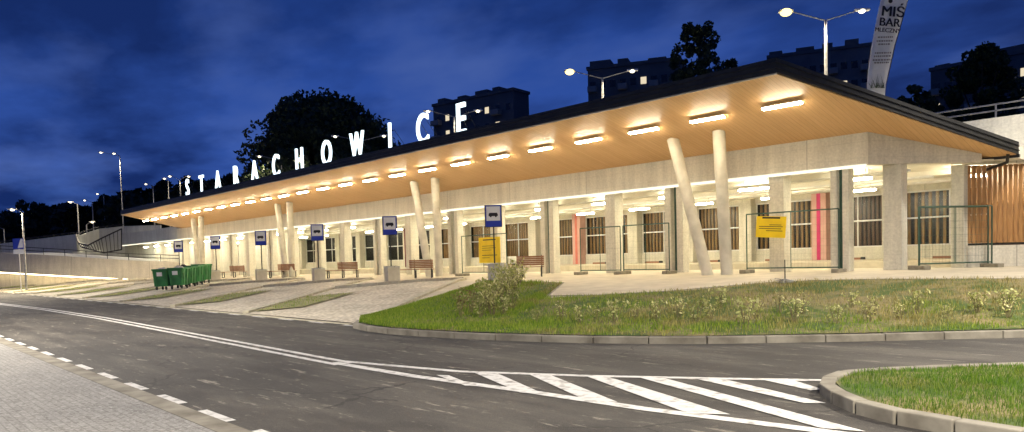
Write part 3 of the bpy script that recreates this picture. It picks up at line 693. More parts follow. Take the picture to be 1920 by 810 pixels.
notice('notice_board', 'crooked yellow notice on the fence in front of a square column', f3, .35, 1.05, 1.25, .72, R(4), [(.93, .2, .8, .06), (.6, .45, .85, .02), (.52, .1, .9, .022), (.42, .1, .85, .022), (.32, .35, .9, .022)])
# little stand on the grass edge
p = onh(1472, 532); t = thing('sign_stand', 'small metal stand with a coiled wire base at the edge of the grass', 'stand', (p.x, p.y, p.z+.01), RZ)
m = MB(); m.tube((0, 0, .03), (0, 0, .62), .014); m.build('pole', 'dark_metal', t)
m = MB()
for k in range(3):
    c = [(math.cos(a)*(.2+.03*k), math.sin(a)*(.2+.03*k), .03+.05*k*abs(math.sin(a/2))) for a in [i*.524 for i in range(13)]]; m.path(c, .011, 5)
for a in (0, 2.1, 4.2): m.bar((0, 0, .12), (.24*math.cos(a), .24*math.sin(a), .02), .03, .02)
m.build('base', 'steel', t)
# wheel stops by the back wall
ws = None
for i, x in enumerate((.9, 4.9, 8.6, 12.3, 16.1, 20.1, 24.4, 28.4)):
    if ws is None:
        ws = thing('wheel_stop', 'dark rubber wheel stop on the hall floor below the rear windows', 'wheel stop', (0, 0, 0), 0, 'wheel stops along the hall back wall')
        m = MB(); m.prism([(-.5, -.08, 0), (-.5, .08, 0), (-.5, .05, .1), (-.5, -.05, .1)], (1., 0, 0)); m.build('bar', 'rust_wood', ws)
        m = MB(); m.prism([(-.66, -.09, 0), (-.66, .09, 0), (-.66, .055, .12), (-.66, -.055, .12)], (.159, 0, 0)); m.build('end_cap', 'rubber', ws); c = ws
    else: c = copy_tree(ws)
    c.location = (x, -10.1, 1.152)
# waste containers
def make_cont(label):
    t = thing('waste_container', label, 'waste container', (0, 0, 0), 0, 'green wheeled waste containers')
    m = MB(); m.hexa([(-.33, -.52, .2), (.33, -.52, .2), (.33, .52, .2), (-.33, .52, .2), (-.39, -.63, 1.12), (.39, -.63, 1.12), (.39, .63, 1.12), (-.39, .63, 1.12)])
    m.build('body', 'green_bin', t, bevel=.04)
    m = MB()
    for a, b in (((-.41, -.65, 1.14), (.41, -.65, 1.14)), ((.41, -.65, 1.14), (.41, .65, 1.14)), ((.41, .65, 1.14), (-.41, .65, 1.14)), ((-.41, .65, 1.14), (-.41, -.65, 1.14))): m.bar(a, b, .06, .09)
    m.build('rim', 'green_bin', t, bevel=.01)
    m = MB()
    for x in (-.3, .3): m.bar((x*.85, -.535, .22), (x, -.64, 1.1), .07, .04, (0, 1, 0))
    for y in (-.5, 0, .5):
        for sx in (-1, 1): m.bar((sx*.34, y*.84, .22), (sx*.4, y, 1.1), .06, .07, (1, 0, 0))
    m.build('rib', 'green_bin', t)
    m = MB(); m.hexa([(-.16, -.64, .78), (.12, -.64, .78), (.12, -.6, .78), (-.16, -.6, .78), (-.16, -.663, 1.0), (.12, -.663, 1.0), (.12, -.6, 1.0), (-.16, -.6, 1.0)]); m.build('sticker', 'white_sign', t)
    for x in (-.26, .26):
        for y in (-.44, .44):
            m = MB(); m.tube((x-.03, y, .1), (x+.03, y, .1), .1, .1, 14); m.bar((x, y, .1), (x, y, .23), .05, .03); m.build('wheel', 'rubber', t)
    return t
pc = None; base = onh(371, 545)
RB = RZ+R(5); rx = Vector((math.cos(RB), math.sin(RB), 0)); ry = Vector((-rx.y, rx.x, 0))
cl = ['dark green waste container with a white sticker, leftmost of the group', 'dark green waste container at the front corner with bags on top', 'green waste container directly behind the front corner one', 'green waste container, third in its row away from the road', 'green waste container at the far right end of its row']
b0 = onh(315, 546)
for i, (a, b) in enumerate(((-.42, .66), (.42, .66), (.42, 1.98), (.42, 3.3), (.42, 4.62))):
    p = b0+rx*a+ry*b; 
    if pc is None: pc = make_cont(cl[0]); c = pc
    else: c = copy_tree(pc); c['label'] = cl[i]
    c.location = (p.x, p.y, h(p.x, p.y)+.06); c.rotation_euler = (0, 0, RB)
    random.seed(40+i)
    if i < 3:
        q = thing('rubbish_bag', ['pale rubbish bags heaped on the leftmost green container', 'pale rubbish bags heaped on the front corner green container', 'single dark topped rubbish heap on the second row green container'][i], 'rubbish', (p.x, p.y, h(p.x, p.y)+1.05), RB, 'rubbish heaped on the waste containers')
        m = MB()
        for _ in range(5): m.ball((random.uniform(-.2, .2), random.uniform(-.4, .4), random.uniform(.05, .16)), random.uniform(.14, .2), random.uniform(.14, .24), random.uniform(.12, .2), 12, 7, .14)
        m.build('bag_heap', 'bag' if i < 2 else 'rubber', q, smooth=True)

# ------------------------------------------------------------------ ramp at the left
rw = thing('ramp_wall', 'low pale concrete ramp wall with warm light under its edge at the far left', 'ramp wall', (70, 8, .3)); RO = Vector((70, 8, .3))
def dpt(px, py, D): return ond(px, py, D)
top = [dpt(335, 491, 70), dpt(300, 490, 70), dpt(240, 488, 70), dpt(120, 480, 70), dpt(0, 473, 70), dpt(-120, 466, 70), dpt(-300, 455, 70)]
bot = [dpt(335, 527, 70), dpt(300, 526, 70), dpt(240, 523, 70), dpt(120, 517, 70), dpt(0, 510, 70), dpt(-120, 502, 70), dpt(-300, 490, 70)]
back = w(0, 1, 0)
m = MB()
for i in range(6):
    a, b, c, d = top[i], top[i+1], bot[i+1], bot[i]; k = back*.3; m.hexa([d, c, c+k, d+k, a, b, b+k, a+k])
m.build('upper_wall', 'concrete', rw, RO)
m = MB()
for i in range(6):
    a, b = bot[i]+back*.9, bot[i+1]+back*.9; dz = Vector((0, 0, 1)); k = back*.3
    lo = [Vector((q.x, q.y, -.1)) for q in (a, b)]; m.hexa([lo[0], lo[1], lo[1]+k, lo[0]+k, a, b, b+k, a+k])
m.build('recess_wall', 'concrete', rw, RO)
m = MB()
for i in range(1, 6): m.bar(bot[i]+back*.2-Vector((0, 0, .06)), bot[i+1]+back*.2-Vector((0, 0, .06)), .1, .08)
m.build('light_strip', 'led_wall', rw, RO)
m = MB()
rt = [p+Vector((0, 0, .62))+back*.15 for p in top]; rm = [p+Vector((0, 0, .32))+back*.15 for p in top]
for L_ in (rt, rm):
    for a, b in zip(L_, L_[1:]): m.bar(a, b, .06, .06)
for a, b in zip(range(6), range(1, 7)):
    nn = max(1, round((top[b]-top[a]).length/2.2))
    for j in range(nn): q = top[a].lerp(top[b], j/nn)+back*.15; m.tube(q-Vector((0, 0, .02)), q+Vector((0, 0, .65)), .03, .03, 6)
m.build('handrail', 'dark_metal', rw, RO)
rd = thing('curved_ramp', 'grey curved concrete ramp winding up to the deck behind the low wall', 'ramp', (76, 2, .3)); R2 = Vector((76, 2, .3))
ut = [(-300, 482, 76), (-120, 470, 78), (0, 457, 80), (80, 447, 80), (143, 439, 80), (150, 441, 82), (160, 437, 84), (185, 429, 87), (232, 424, 88), (300, 422, 86)]
ub = [(-300, 500, 72), (-120, 492, 72), (0, 482, 72), (80, 484, 72), (143, 486, 73), (165, 470, 78), (180, 474, 78), (210, 476, 78), (240, 470, 76), (300, 470, 76)]
T = [dpt(*q) for q in ut]; Bm = [dpt(*q) for q in ub]
m = MB()
for i in range(4): k = back*.35; m.hexa([Vector((T[i].x, T[i].y, .5)), Vector((T[i+1].x, T[i+1].y, .5)), Vector((T[i+1].x, T[i+1].y, .5))+k, Vector((T[i].x, T[i].y, .5))+k, T[i], T[i+1], T[i+1]+k, T[i]+k])
m.build('outer_wall', 'concrete_grey', rd, R2)
m = MB()
for i in range(4, 9): k = back*.35; m.hexa([Vector((T[i].x, T[i].y, .5)), Vector((T[i+1].x, T[i+1].y, .5)), Vector((T[i+1].x, T[i+1].y, .5))+k, Vector((T[i].x, T[i].y, .5))+k, T[i], T[i+1], T[i+1]+k, T[i]+k])
m.build('inner_wall', 'concrete_grey', rd, R2)
m = MB()
for i in range(6): a, b = top[i], top[i+1]; 
tp = [p+back*.32-Vector((0, 0, .25)) for p in top]
dkp = [dpt(335, 492, 79), dpt(300, 488, 79), dpt(240, 482, 79), dpt(120, 472, 79), dpt(0, 474, 79), dpt(-120, 484, 78), dpt(-300, 494, 76)]
for i in range(6): m.add([tp[i], tp[i+1], dkp[i+1], dkp[i]], [(0, 1, 2, 3)])
m.build('ramp_surface', 'concrete_grey', rd, R2)
m = MB()
hr = [dpt(143, 440, 79.4), dpt(148, 456, 77), dpt(165, 460, 76), dpt(190, 447, 76), dpt(228, 429, 76)]; lr = [dpt(146, 452, 78), dpt(152, 463, 77), dpt(172, 468, 76), dpt(195, 474, 75.5), dpt(228, 468, 75)]
for L_ in (hr, lr):
    for a, b in zip(L_, L_[1:]): m.bar(a, b, .09, .12)
for a, b, c, d in zip(hr, hr[1:], lr, lr[1:]):
    for j in range(5): m.bar(a.lerp(b, j/5), c.lerp(d, j/5), .05, .05)
m.bar(hr[-1], lr[-1], .1, .1)
m.build('railing', 'dark_metal', rd, R2)
m = MB()
for i in range(0, 8): m.bar(T[i]+Vector((0, 0, .22)), T[i+1]+Vector((0, 0, .22)), .06, .1); m.tube(T[i], T[i]+Vector((0, 0, .25)), .03)
m.build('top_rail', 'dark_metal', rd, R2)

# ------------------------------------------------------------------ lamps
def glow(t, loc, watts, col=(1, .84, .58)):
    l = bpy.data.lights.new('lamp_light', 'SPOT'); l.energy = watts; l.color = col; l.shadow_soft_size = .2; l.spot_size = R(160); l.spot_blend = .5
    lo = bpy.data.objects.new('lamp_light', l); COL.objects.link(lo); lo.parent = t; lo.location = loc
def street_lamp(label, P, head_z, arms, warm=None, group='street lamps', pole_r=.09):
    """P = foot; arms = list of (vector to head, glow material)"""
    t = thing('street_lamp', label, 'street lamp', P, 0, group); hh = head_z-P[2]
    m = MB(); m.tube((0, 0, 0), (0, 0, hh-.1), pole_r, pole_r*.6, 10); m.build('pole', 'steel', t)
    for v, gm in arms:
        v = Vector(v); d = Vector((v.x, v.y, 0)).normalized(); e = v+Vector((0, 0, hh))
        m = MB(); m.tube((0, 0, hh-.12), e-d*.25, .03, .025, 6); ar = m.build('arm', 'steel', t)
        m = MB(); s_ = Vector((-d.y, d.x, 0)); a = e-d*.3; b = e+d*.35; z = Vector((0, 0, 1))
        m.hexa([a-s_*.09, a+s_*.09, b+s_*.13, b-s_*.13, a-s_*.06+z*.09, a+s_*.06+z*.09, b+s_*.08+z*.1, b-s_*.08+z*.1]); hd = m.build('lamp_head', 'white_metal', t)
        rb = .27 if gm == 'lamp_yellow' else .15  # ball swollen so its shape suggests the round glare of the lamp
        m = MB(); m.ball(tuple((a+b)/2-z*.02), rb, rb, rb*.62, 14, 8); m.build('diffuser', gm, hd)
    return t
rt_ = w(1, 0, 0)
dl_ = [('tall two-armed lamp on the deck right of the canopy peak, its left head glaring yellow', 5.0, -9.7, 1548), ('two-armed deck lamp in front of the second apartment block', 18.2, -9.7, 1130),
       ('two-armed deck lamp between letters C and E', 33.4, -9.7, 852), ('two-armed deck lamp behind letter W', 47, -9.7, 677), ('two-armed deck lamp behind letters C and H', 61.3, -9.3, 528), ('two-armed deck lamp beside letter S', 79.5, -6.6, 337)]
for i, (lb, x, y, px) in enumerate(dl_):
    P = Vector((x, y, 5.3))
    for _ in range(60): P.x += (project(P+Vector((0, 0, 6)))[0]-px)*.01
    sp_ = [1.75, 1.9, 1.9, 2.2, 2.2, 1.2][i]
    t = street_lamp(lb, P, 12.3, [(w(-sp_, .1, .35), 'lamp_yellow' if i < 2 else 'lamp_street'), (w(sp_*.92, -.1, .25), 'lamp_street')], group='two-armed lamps on the parking deck')
    glow(t, tuple(w(-sp_, .1, 0)+Vector((0, 0, 7.15))), [2200, 900, 500, 250, 250, 250][i]); glow(t, tuple(w(sp_*.92, -.1, 0)+Vector((0, 0, 7.1))), [1600, 700, 400, 250, 250, 250][i])
P = ond(232, 440, 92); z0 = P.z
t = street_lamp('tall two-headed lamp above the left tip of the canopy', (P.x, P.y, 1.0), ond(226, 292, 92).z, [(w(-2.3, 0, .4), 'lamp_street'), (w(-.9, .4, .3), 'lamp_street')], group='lamps beyond the ramp')
glow(t, tuple(w(-1.9, -.6, 0)+Vector((0, 0, ond(226, 292, 92).z-1.0))), 5200)
P = onz(50, 545, .1)
t = street_lamp('white single-armed street lamp beside the blue square sign at the left', (P.x, P.y, .05), ond(44, 399, 60).z, [(w(-.75, 0, .12), 'lamp_street')], group='lamps near the ramp')
glow(t, tuple(w(-.75, -.1, 0)+Vector((0, 0, ond(44, 399, 60).z-.1))), 2600)
far = [(10, 428, 100, -1), (150, 382, 95, -.7), (178, 378, 110, -.9), (165, 420, 92, .6), (293, 348, 105, -.8), (322, 338, 100, -.4), (200, 366, 120, -.8)]
fl = ['small far street lamp at the extreme left edge', 'far street lamp on a dark pole left of the curved ramp', 'far small street lamp above the curved ramp, right of a taller pole', 'low far lamp just above the ramp rail', 'far street lamp left of the tree clump near letter S', 'far street lamp on a short arm near letter S', 'far street lamp highest above the treeline left of the tall lamp']
for (px, py, D, ax), lb in zip(far, fl):
    P = ond(px, 480, D); z1 = ond(px, py, D).z
    street_lamp(lb, (P.x, P.y, 0), z1, [(w(ax*1.2, 0, .2), 'lamp_street')], group='lamps beyond the ramp', pole_r=.11)
# blue square road sign
P = onz(40, 547, .08); t = thing('road_sign', 'small blue and white square road sign beside the left street lamp', 'road sign', (P.x, P.y, .05), RZ)
hz_ = ond(40, 468, (P-CAM).length*.98).z
m = MB(); m.tube((0, 0, 0), (0, 0, hz_+.1), .04); m.build('pole', 'white_metal', t)
m = MB(); m.box(-.4, .4, -.07, -.05, hz_-.3, hz_+.5); pl = m.build('plate', 'blue_sign', t)
m = MB(); m.prism([(-.05, -.075, hz_-.2), (.36, -.075, hz_-.2), (.36, -.075, hz_+.45), (.2, -.075, hz_+.45)], (0, .004, 0)); m.build('white_symbol', 'white_sign', pl)
m = MB(); m.box(-.4, .4, -.07, -.05, hz_-.68, hz_-.34); m.build('lower_plate', 'white_sign', t)

# unseen street lamps around the view, added to light road, bank and parapet
for i, (x, y) in enumerate(((-13.5, 27.5), (14, 27.5), (-7.2, -3.4), (42, 26), (-13.5, 9.5))):
    print('LAMP', [project((x, y, z)) for z in (0, 9.5)])
    t = street_lamp(['street lamp on the near pavement right behind the viewpoint', 'street lamp on the near pavement up the street', 'street lamp at the bend beside the grass bank', 'street lamp on the near pavement far up the street', 'street lamp on the grass beside the island'][i], (x, y, .02), 9.2, [(Vector((0, -1.6, .3)) if i not in (2, 4) else Vector((.9, .2, .3)), 'lamp_street')], group='street lamps on the near pavement')
    l = bpy.data.lights.new('lamp_light', 'SPOT'); l.energy = [6900, 6600, 1050, 7000, 4400][i]; l.color = (1, .91, .77); l.shadow_soft_size = .25; l.spot_size = R(155); l.spot_blend = .6
    lo = bpy.data.objects.new('lamp_light', l); COL.objects.link(lo); lo.parent = t; lo.location = (0 if i not in (2, 4) else .9, -1.6 if i not in (2, 4) else .2, 9.3)
    if i == 0: lo.rotation_euler = (R(-12), 0, 0)

# ------------------------------------------------------------------ banner flag
P = ony(1641, 180, -7.2); bt = thing('banner_flag', 'tall white feather banner printed MIŚ BAR MLECZNY above the canopy roof', 'banner', (P.x, P.y, 6.0), RZ)
def bl_(px, py):
    q = ony(px, py, -7.2)-Vector((P.x, P.y, 6.0)); q = Matrix.Rotation(-RZ, 3, 'Z') @ q; return q
D_ = (P-CAM).dot(FW)
def bp(px, py): q = ond(px, py, D_)-Vector((P.x, P.y, 6.0)); q = Matrix.Rotation(-RZ, 3, 'Z') @ q; return Vector((q.x, 0, q.z))
edL = [(1624, 235), (1626, 160), (1628, 130), (1633, 85), (1640, 40), (1647, 0), (1653, -30), (1662, -55)]
edR = [(1656, 235), (1660, 158), (1665, 138), (1676, 85), (1688, 40), (1698, 0), (1701, -30), (1694, -52)]
m = MB(); NV = 7
for i, (a, b) in enumerate(zip(edL, edR)):
    A_, B_ = bp(*a), bp(*b)
    for j in range(5): q = A_.lerp(B_, j/4); q.y = .05*math.sin(j*1.3+i*.9); m.v.append(tuple(q))
for i in range(7):
    for j in range(4): a = i*5+j; m.f.append((a, a+1, a+6, a+5))
bn = m.build('cloth', 'banner', bt, smooth=True); so = bn.modifiers.new('thick', 'SOLIDIFY'); so.thickness = .006
m = MB(); m.path([bp(1662, 230)+Vector((0, .04, 0))]+[bp(x+1, y)+Vector((0, .04, 0)) for x, y in edR]+[bp(1680, -62)+Vector((0, .04, 0)), bp(1664, -58)+Vector((0, .04, 0))], .02); m.build('pole', 'black_metal', bt)
for tx, px, py, sz, mt, off in (('MIŚ', 1669, 34, .58, 'ink', .016), ('BAR', 1663, 52, .47, 'ink', .012), ('MLECZNY', 1660, 63, .235, 'ink', .006)):
    q = bp(px, py); q.y = -.075; o = put_text(tx, sz, mt, bt, q, 'lettering', 0, .003, 0., 1., off); o.rotation_euler = (0, R(6), 0)
q = bp(1664, 3); m = MB(); 
for x, z, r in ((0, 0, .085), (0, .12, .065), (-.06, .175, .028), (.06, .175, .028)): m.tube((q.x+x, -.075, q.z+z-.06), (q.x+x, -.07, q.z+z-.06), r, r, 14)
m.build('emblem', 'ink', bt)
for i, (py, wd_) in enumerate(((72, .62), (79, .66), (85, .5), (101, .66), (107, .7), (114, .75), (119, .6))):
    q = bp(1656-(py-72)*.13, py); m = MB(); x = -wd_/2
    random.seed(i)
    while x < wd_/2: l = random.uniform(.04, .1); m.box(q.x+x, q.x+min(x+l, wd_/2), -.076, -.072, q.z-.03, q.z+.03); x += l+.025
    m.build('print_line', 'ink_grey', bt)
m = MB(); random.seed(9)
for i in range(26):
    q = bp(random.uniform(1628, 1656), 166); hh = random.uniform(.2, .6); dx = random.uniform(-.2, .2); m.prism([(q.x-.012, -.075, q.z), (q.x+.012, -.075, q.z), (q.x+dx, -.075, q.z+hh)], (0, .003, 0))
m.build('printed_grass', pm('printed_green', (.08, .12, .05), (.05, .08, .03)), bt)

# ------------------------------------------------------------------ plants
def leaf_cloud(m, c, r, n, size, flatten=1.):
    for _ in range(n):
        while True:
            d = Vector((random.uniform(-1, 1), random.uniform(-1, 1), random.uniform(-1, 1)))
            if .25 < d.length < 1: break
        d *= d.length**-.45; p = Vector(c)+Vector((d.x*r, d.y*r, d.z*r*flatten)); s = size*random.uniform(.6, 1.35)
        a = Vector((random.gauss(0, 1), random.gauss(0, 1), random.gauss(0, 1))).normalized(); b = a.orthogonal().normalized()*s*.55; a = a*s
        i = len(m.v); m.v += [tuple(p-a), tuple(p+b), tuple(p+a), tuple(p-b)]; m.f.append((i, i+1, i+2, i+3))
def make_tree(label, hgt, spread, lumps, per, size, mat, crown0=.3, shape='round', group=None, seed=1):
    random.seed(seed); t = thing('tree', label, 'tree', (0, 0, 0), 0, group)
    m = MB(); m.tube((0, 0, -.5), (0, 0, hgt*.45), hgt*.022, hgt*.014, 8); tips = []
    for i in range(9):
        a = i*2.4; z0_ = hgt*random.uniform(.2, .45); z1_ = hgt*random.uniform(.5, .85); rr = spread*random.uniform(.25, .6); e = (math.cos(a)*rr, math.sin(a)*rr, z1_); m.tube((0, 0, z0_), e, hgt*.009, hgt*.003, 5)
    m.build('trunk', 'trunk', t)
    m = MB()
    for i in range(lumps):
        a = random.uniform(0, 6.283); zz = random.random()
        if shape == 'round': rr = spread*math.sqrt(max(.03, 1-(2*zz-1)**2*.85))*math.sqrt(random.random()); z = hgt*(crown0+(1-crown0)*zz*.93)
        elif shape == 'dome': rr = spread*math.sqrt(max(.02, 1-zz**3.2))*math.sqrt(random.random())*(.82+.18*min(1, zz*3)); z = hgt*(crown0+(1-crown0)*zz*.93)
        elif shape == 'cone': rr = spread*(1-zz)*.9*math.sqrt(random.random())+.1; z = hgt*(crown0+(1-crown0)*zz)
        else: rr = spread*(.5+.5*math.sin(zz*3.0))*math.sqrt(random.random()); z = hgt*(crown0+(1-crown0)*zz*.95)
        leaf_cloud(m, (rr*math.cos(a), rr*math.sin(a), z), spread*(random.uniform(.1, .24) if shape in ('dome', 'col') and lumps > 70 else random.uniform(.16, .3)), per, size, .8)
    m.build('crown', mat, t, fix=False); return t
def stand(t, px, pyTop, D, hgt):          # foot below the point seen at that pixel and distance
    P = ond(px, pyTop, D); t.location = (P.x, P.y, P.z-hgt*.97); return t
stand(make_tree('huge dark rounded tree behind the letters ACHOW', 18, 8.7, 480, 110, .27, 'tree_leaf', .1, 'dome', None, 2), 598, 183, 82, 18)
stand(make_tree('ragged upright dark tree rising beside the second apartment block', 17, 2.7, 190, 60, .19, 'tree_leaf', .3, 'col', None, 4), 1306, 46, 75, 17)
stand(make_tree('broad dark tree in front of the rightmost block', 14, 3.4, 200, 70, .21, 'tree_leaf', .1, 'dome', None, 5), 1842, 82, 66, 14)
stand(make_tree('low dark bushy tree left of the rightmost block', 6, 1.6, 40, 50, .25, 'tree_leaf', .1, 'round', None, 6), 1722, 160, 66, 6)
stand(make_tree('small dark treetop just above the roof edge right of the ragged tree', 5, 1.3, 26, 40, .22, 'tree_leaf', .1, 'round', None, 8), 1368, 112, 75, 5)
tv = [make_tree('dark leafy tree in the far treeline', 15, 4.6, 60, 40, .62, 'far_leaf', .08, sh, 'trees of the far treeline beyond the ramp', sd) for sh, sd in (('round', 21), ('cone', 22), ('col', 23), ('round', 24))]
line = [(-20, 398), (15, 400), (45, 396), (78, 392), (105, 388), (135, 386), (160, 388), (188, 384), (212, 380), (236, 368), (252, 372), (275, 366), (300, 360), (322, 350), (345, 352), (60, 382), (122, 376), (200, 374), (222, 362), (266, 355), (312, 342), (350, 336), (372, 340), (395, 345), (420, 348), (448, 350), (-60, 395), (-110, 390), (432, 330), (465, 335)]
random.seed(31)
for i, (px, py) in enumerate(line):
    t = tv[i % 4] if i < 4 else copy_tree(tv[random.choice((0, 0, 1, 2, 3))])
    D = random.uniform(115, 150); t.rotation_euler = (0, 0, random.uniform(0, 6)); t.scale = (random.uniform(.8, 1.15),)*3
    P = ond(px, py+random.uniform(-4, 6), D); k = max(.5, P.z/15)*1.03; t.scale = (random.uniform(.8, 1.2)*min(k, 1.1), random.uniform(.8, 1.2)*min(k, 1.1), k); t.location = (P.x, P.y, 0)
# shrubs on the bank
def lawn_at(px, py):
    best = None
    for i in range(131):
        for j in range(21):
            p = lawn(i/10, j/20); q = project(p); e = (q[0]-px)**2+((q[1]-py)*2)**2
            if best is None or e < best[0]: best = (e, p)
    return best[1]
def make_shrub(hgt, rad, stems, leaves, size, mat, seed):
    random.seed(seed); t = thing('shrub', 'x', 'shrub', (0, 0, 0), random.uniform(0, 6)); m = MB(); lf = MB()
    for i in range(stems):
        a = random.uniform(0, 6.283); r_ = rad*random.uniform(.2, 1); e = Vector((math.cos(a)*r_, math.sin(a)*r_, hgt*random.uniform(.6, 1))); mid = e*.5+Vector((0, 0, hgt*.1)); b = Vector((math.cos(a)*.03, math.sin(a)*.03, -.03))
        m.tube(b, mid, .008, .006, 5); m.tube(mid, e, .006, .003, 5)
        for k in range(leaves//stems):
            f = random.uniform(.25, 1.05); c = (b.lerp(mid, f*2) if f < .5 else mid.lerp(e, f*2-1))+Vector((random.gauss(0, .05), random.gauss(0, .05), random.gauss(0, .04))); leaf_cloud(lf, c, .02, 1, size)
    m.build('stem', 'twig', t); lf.build('foliage', mat, t, fix=False); return t
protos = [make_shrub(.85, .42, 12, 130, .05, 'shrub_leaf', 51), make_shrub(.6, .3, 8, 80, .042, 'sapling_leaf', 52), make_shrub(.9, .4, 9, 90, .045, 'red_leaf', 53), make_shrub(.5, .27, 7, 60, .036, 'shrub_leaf', 54)]
used = [False]*4
def shrub(k, px, py, sc_, label, group):
    t = protos[k] if not used[k] else copy_tree(protos[k]); used[k] = True
    t.location = lawn_at(px, py); t.rotation_euler = (0, 0, random.uniform(0, 6)); t.scale = (sc_, sc_, sc_*random.uniform(.9, 1.1)); t['label'] = label; t['group'] = group
random.seed(61)
g1 = 'leafy shrubs in the hedge climbing to the platform'
for i, (k, px, py, s_) in enumerate([(2, 868, 592, .85), (2, 885, 590, .9), (1, 902, 596, .9), (0, 912, 585, 1), (2, 920, 575, .9), (0, 928, 590, 1), (0, 938, 570, 1.05), (1, 945, 590, .9), (0, 952, 560, 1.05), (0, 962, 552, 1.0), (0, 968, 542, 1.0), (1, 958, 582, .9), (0, 945, 548, 1), (0, 975, 535, .9), (1, 900, 580, .9), (0, 935, 555, 1)]):
    shrub(k, px, py, s_, ['pale leafy shrub of the dense hedge in front of the largest bus stop sign', 'thin greenish shrub low in the hedge at its grass side', 'reddish tipped shrub at the lower left end of the hedge'][{0: 0, 1: 1, 2: 2}[k]], g1)
g2_ = 'young shrubs planted across the grass bank'
for i, (px, py) in enumerate([(1000, 606), (1052, 600), (1088, 606), (1120, 598), (1150, 604), (1195, 600), (1232, 604), (1268, 598), (1305, 604), (1340, 600), (1395, 606), (1418, 600), (1490, 606), (1510, 596), (1560, 604), (1638, 600), (1652, 592), (1700, 602), (1728, 588), (1770, 598), (1822, 584), (1838, 590), (1890, 586), (1905, 600), (1590, 578), (1450, 584), (1350, 576)]):
    shrub((1, 3, 1, 3)[i % 4], px, py, random.uniform(.6, 1.1), 'thin young shrub with pale leaves planted on the grass bank', g2_)

# ------------------------------------------------------------------ apartment blocks far behind
def block(name, label, pxl, pxr, pytl, pytr, D, floors, cols, mat, lit, depth=14, skew=0., seed=1):
    random.seed(seed)
    a = ond(pxl, pytl, D); b = ond(pxr, pytr, D*(1+skew)); zt = (a.z+b.z)/2; z0_ = 0
    v = Vector((b.x-a.x, b.y-a.y, 0)); L = v.length; ang = math.atan2(v.y, v.x)
    t = thing(name, label, 'apartment block', (a.x, a.y, z0_), ang); H = zt
    m = MB(); m.box(0, L, 0, depth, 0, H); m.build('wall', mat, t)
    m = MB(); m.box(-.2, L+.2, -.2, depth+.2, H+.002, H+.5)
    x = .1
    while x < L*.9:
        w_ = random.uniform(1.5, 3.5); m.box(x, x+w_, 1.2, min(6, depth-.5), H+.502, H+random.uniform(.9, 1.7)); x += w_+random.uniform(1, 4)
    m.build('roof', 'night_wall_b', t)
    fl = H/ (floors if floors else 1); cw = L/cols; lits = lit
    fh = 2.9; n = 0; me_d = MB(); me_d.box(-.45, .45, -.04, .02, 0, 1.1)
    first = {}
    for i in range(floors):
        for j in range(cols):
            if n >= 96: break
            n += 1; z = H-1.0-fh*(i+.72); x = cw*(j+.5); key = 'window_lit' if (i, j) in lits else 'window_dark'
            if key not in first:
                o = me_d.build('window', key, t); first[key] = o
            else: o = first[key].copy(); COL.objects.link(o)
            o.location = (x, 0, z)
    m = MB(); m.box(cw*.08, cw*.92, -1.1, -.02, 0, .9); pb = None
    for j in range(0, cols, 3):
        for i in range(floors):
            if pb is None: pb = m.build('balcony', 'balcony', t); o = pb
            else: o = pb.copy(); COL.objects.link(o)
            o.location = (cw*j, 0, H-1.0-fh*(i+.95))
    return t
block('apartment_block', 'dark apartment block right of the huge rounded tree, behind letter E', 812, 962, 200, 170, 140, 7, 8, 'night_wall_b', {(1, 1), (2, 6), (0, 5), (3, 7), (0, 1), (1, 6), (2, 4), (3, 5)}, 4.5, -.085, 1)
block('apartment_block', 'dark apartment block behind the ragged tree with a few lit windows', 1102, 1275, 140, 104, 120, 8, 9, 'night_wall_b', {(1, 2), (2, 4), (1, 7), (3, 0), (2, 1), (0, 5), (3, 2), (2, 5), (4, 1)}, 12, -.04, 2)
block('apartment_block', 'dark apartment block behind the tall deck lamp and the banner', 1440, 1632, 112, 84, 120, 7, 10, 'night_wall', {(1, 7), (2, 8), (2, 5), (1, 4), (3, 8)}, 14, -.05, 3)
block('apartment_block', 'dark apartment block at the right edge behind the broad tree', 1745, 1960, 130, 96, 110, 6, 9, 'night_wall_b', {(1, 7), (1, 0), (2, 1), (0, 7), (1, 8)}, 14, -.10, 4)

# ------------------------------------------------------------------ dusk sky
W = bpy.data.worlds.new('World'); S.world = W; W.use_nodes = True; nt = W.node_tree; nt.nodes.clear()
out = nt.nodes.new('ShaderNodeOutputWorld'); bg = nt.nodes.new('ShaderNodeBackground'); nt.links.new(bg.outputs[0], out.inputs[0])
tc = node(nt, 'ShaderNodeTexCoord'); sx = node(nt, 'ShaderNodeSeparateXYZ', {0: tc.outputs['Generated']})
grad = ramp(nt, sx.outputs[2], [(0.0, (.030, .075, .24)), (.12, (.020, .055, .23)), (.30, (.010, .034, .165)), (1, (.006, .02, .10))])
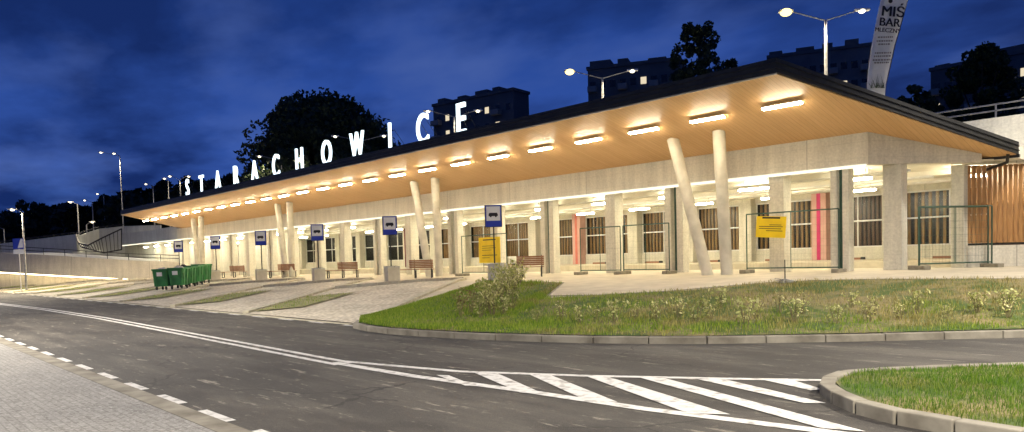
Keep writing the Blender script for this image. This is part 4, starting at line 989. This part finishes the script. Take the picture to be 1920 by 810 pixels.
# cloud deck: direction projected onto a plane overhead
inv = math_(nt, 'DIVIDE', 1.0, math_(nt, 'ADD', math_(nt, 'MAXIMUM', sx.outputs[2], 0.0), .16))
pv = node(nt, 'ShaderNodeVectorMath', {0: tc.outputs['Generated']}, operation='SCALE'); nt.links.new(inv, pv.inputs['Scale'])
mp = node(nt, 'ShaderNodeMapping', {'Vector': pv.outputs[0], 'Location': (.35, 2.2, .0), 'Rotation': (0, 0, R(40)), 'Scale': (.8, 1.15, .8)})
n1 = noise(nt, mp.outputs[0], 1.05, 7, .55); n2 = noise(nt, mp.outputs[0], 1.9, 4, .5)
k = mixc(nt, ramp(nt, n1, [(.40, (0, 0, 0)), (.60, (1, 1, 1))]), grad, (.004, .014, .075))
k = mixc(nt, ramp(nt, math_(nt, 'MULTIPLY', n2, math_(nt, 'SUBTRACT', 1.3, n1)), [(.38, (0, 0, 0)), (.62, (.38, .38, .38))]), k, (.062, .10, .255))
nt.links.new(k, bg.inputs[0]); bg.inputs[1].default_value = .60
sky = node(nt, 'ShaderNodeTexSky'); sky.sky_type = 'NISHITA'; sky.sun_disc = False; sky.sun_elevation = R(-3); sky.sun_rotation = R(200)
k2 = mixc(nt, .012, k, sky.outputs[0]); nt.links.new(k2, bg.inputs[0])

# ------------------------------------------------------------------ camera
cd = bpy.data.cameras.new('camera'); cam = bpy.data.objects.new('camera', cd); COL.objects.link(cam)
rot = Matrix((RT, UP, -FW)).transposed(); cam.matrix_world = Matrix.Translation(CAM) @ rot.to_4x4()
cd.sensor_width = 36; cd.lens = 36*FPX/1920; cd.shift_y = (CYP-405)/1920; cd.clip_start = .1; cd.clip_end = 3000
S.camera = cam
S.render.engine = 'CYCLES'; cy = S.cycles; cy.use_denoising = True; cy.max_bounces = 6; cy.diffuse_bounces = 4; cy.glossy_bounces = 2; cy.transparent_max_bounces = 8; cy.sample_clamp_indirect = 8; cy.use_light_tree = True
vs = S.view_settings; vs.view_transform = 'Standard'; vs.look = 'None'; vs.exposure = 1.5; vs.gamma = 1
S.render.resolution_x = 1024; S.render.resolution_y = 432
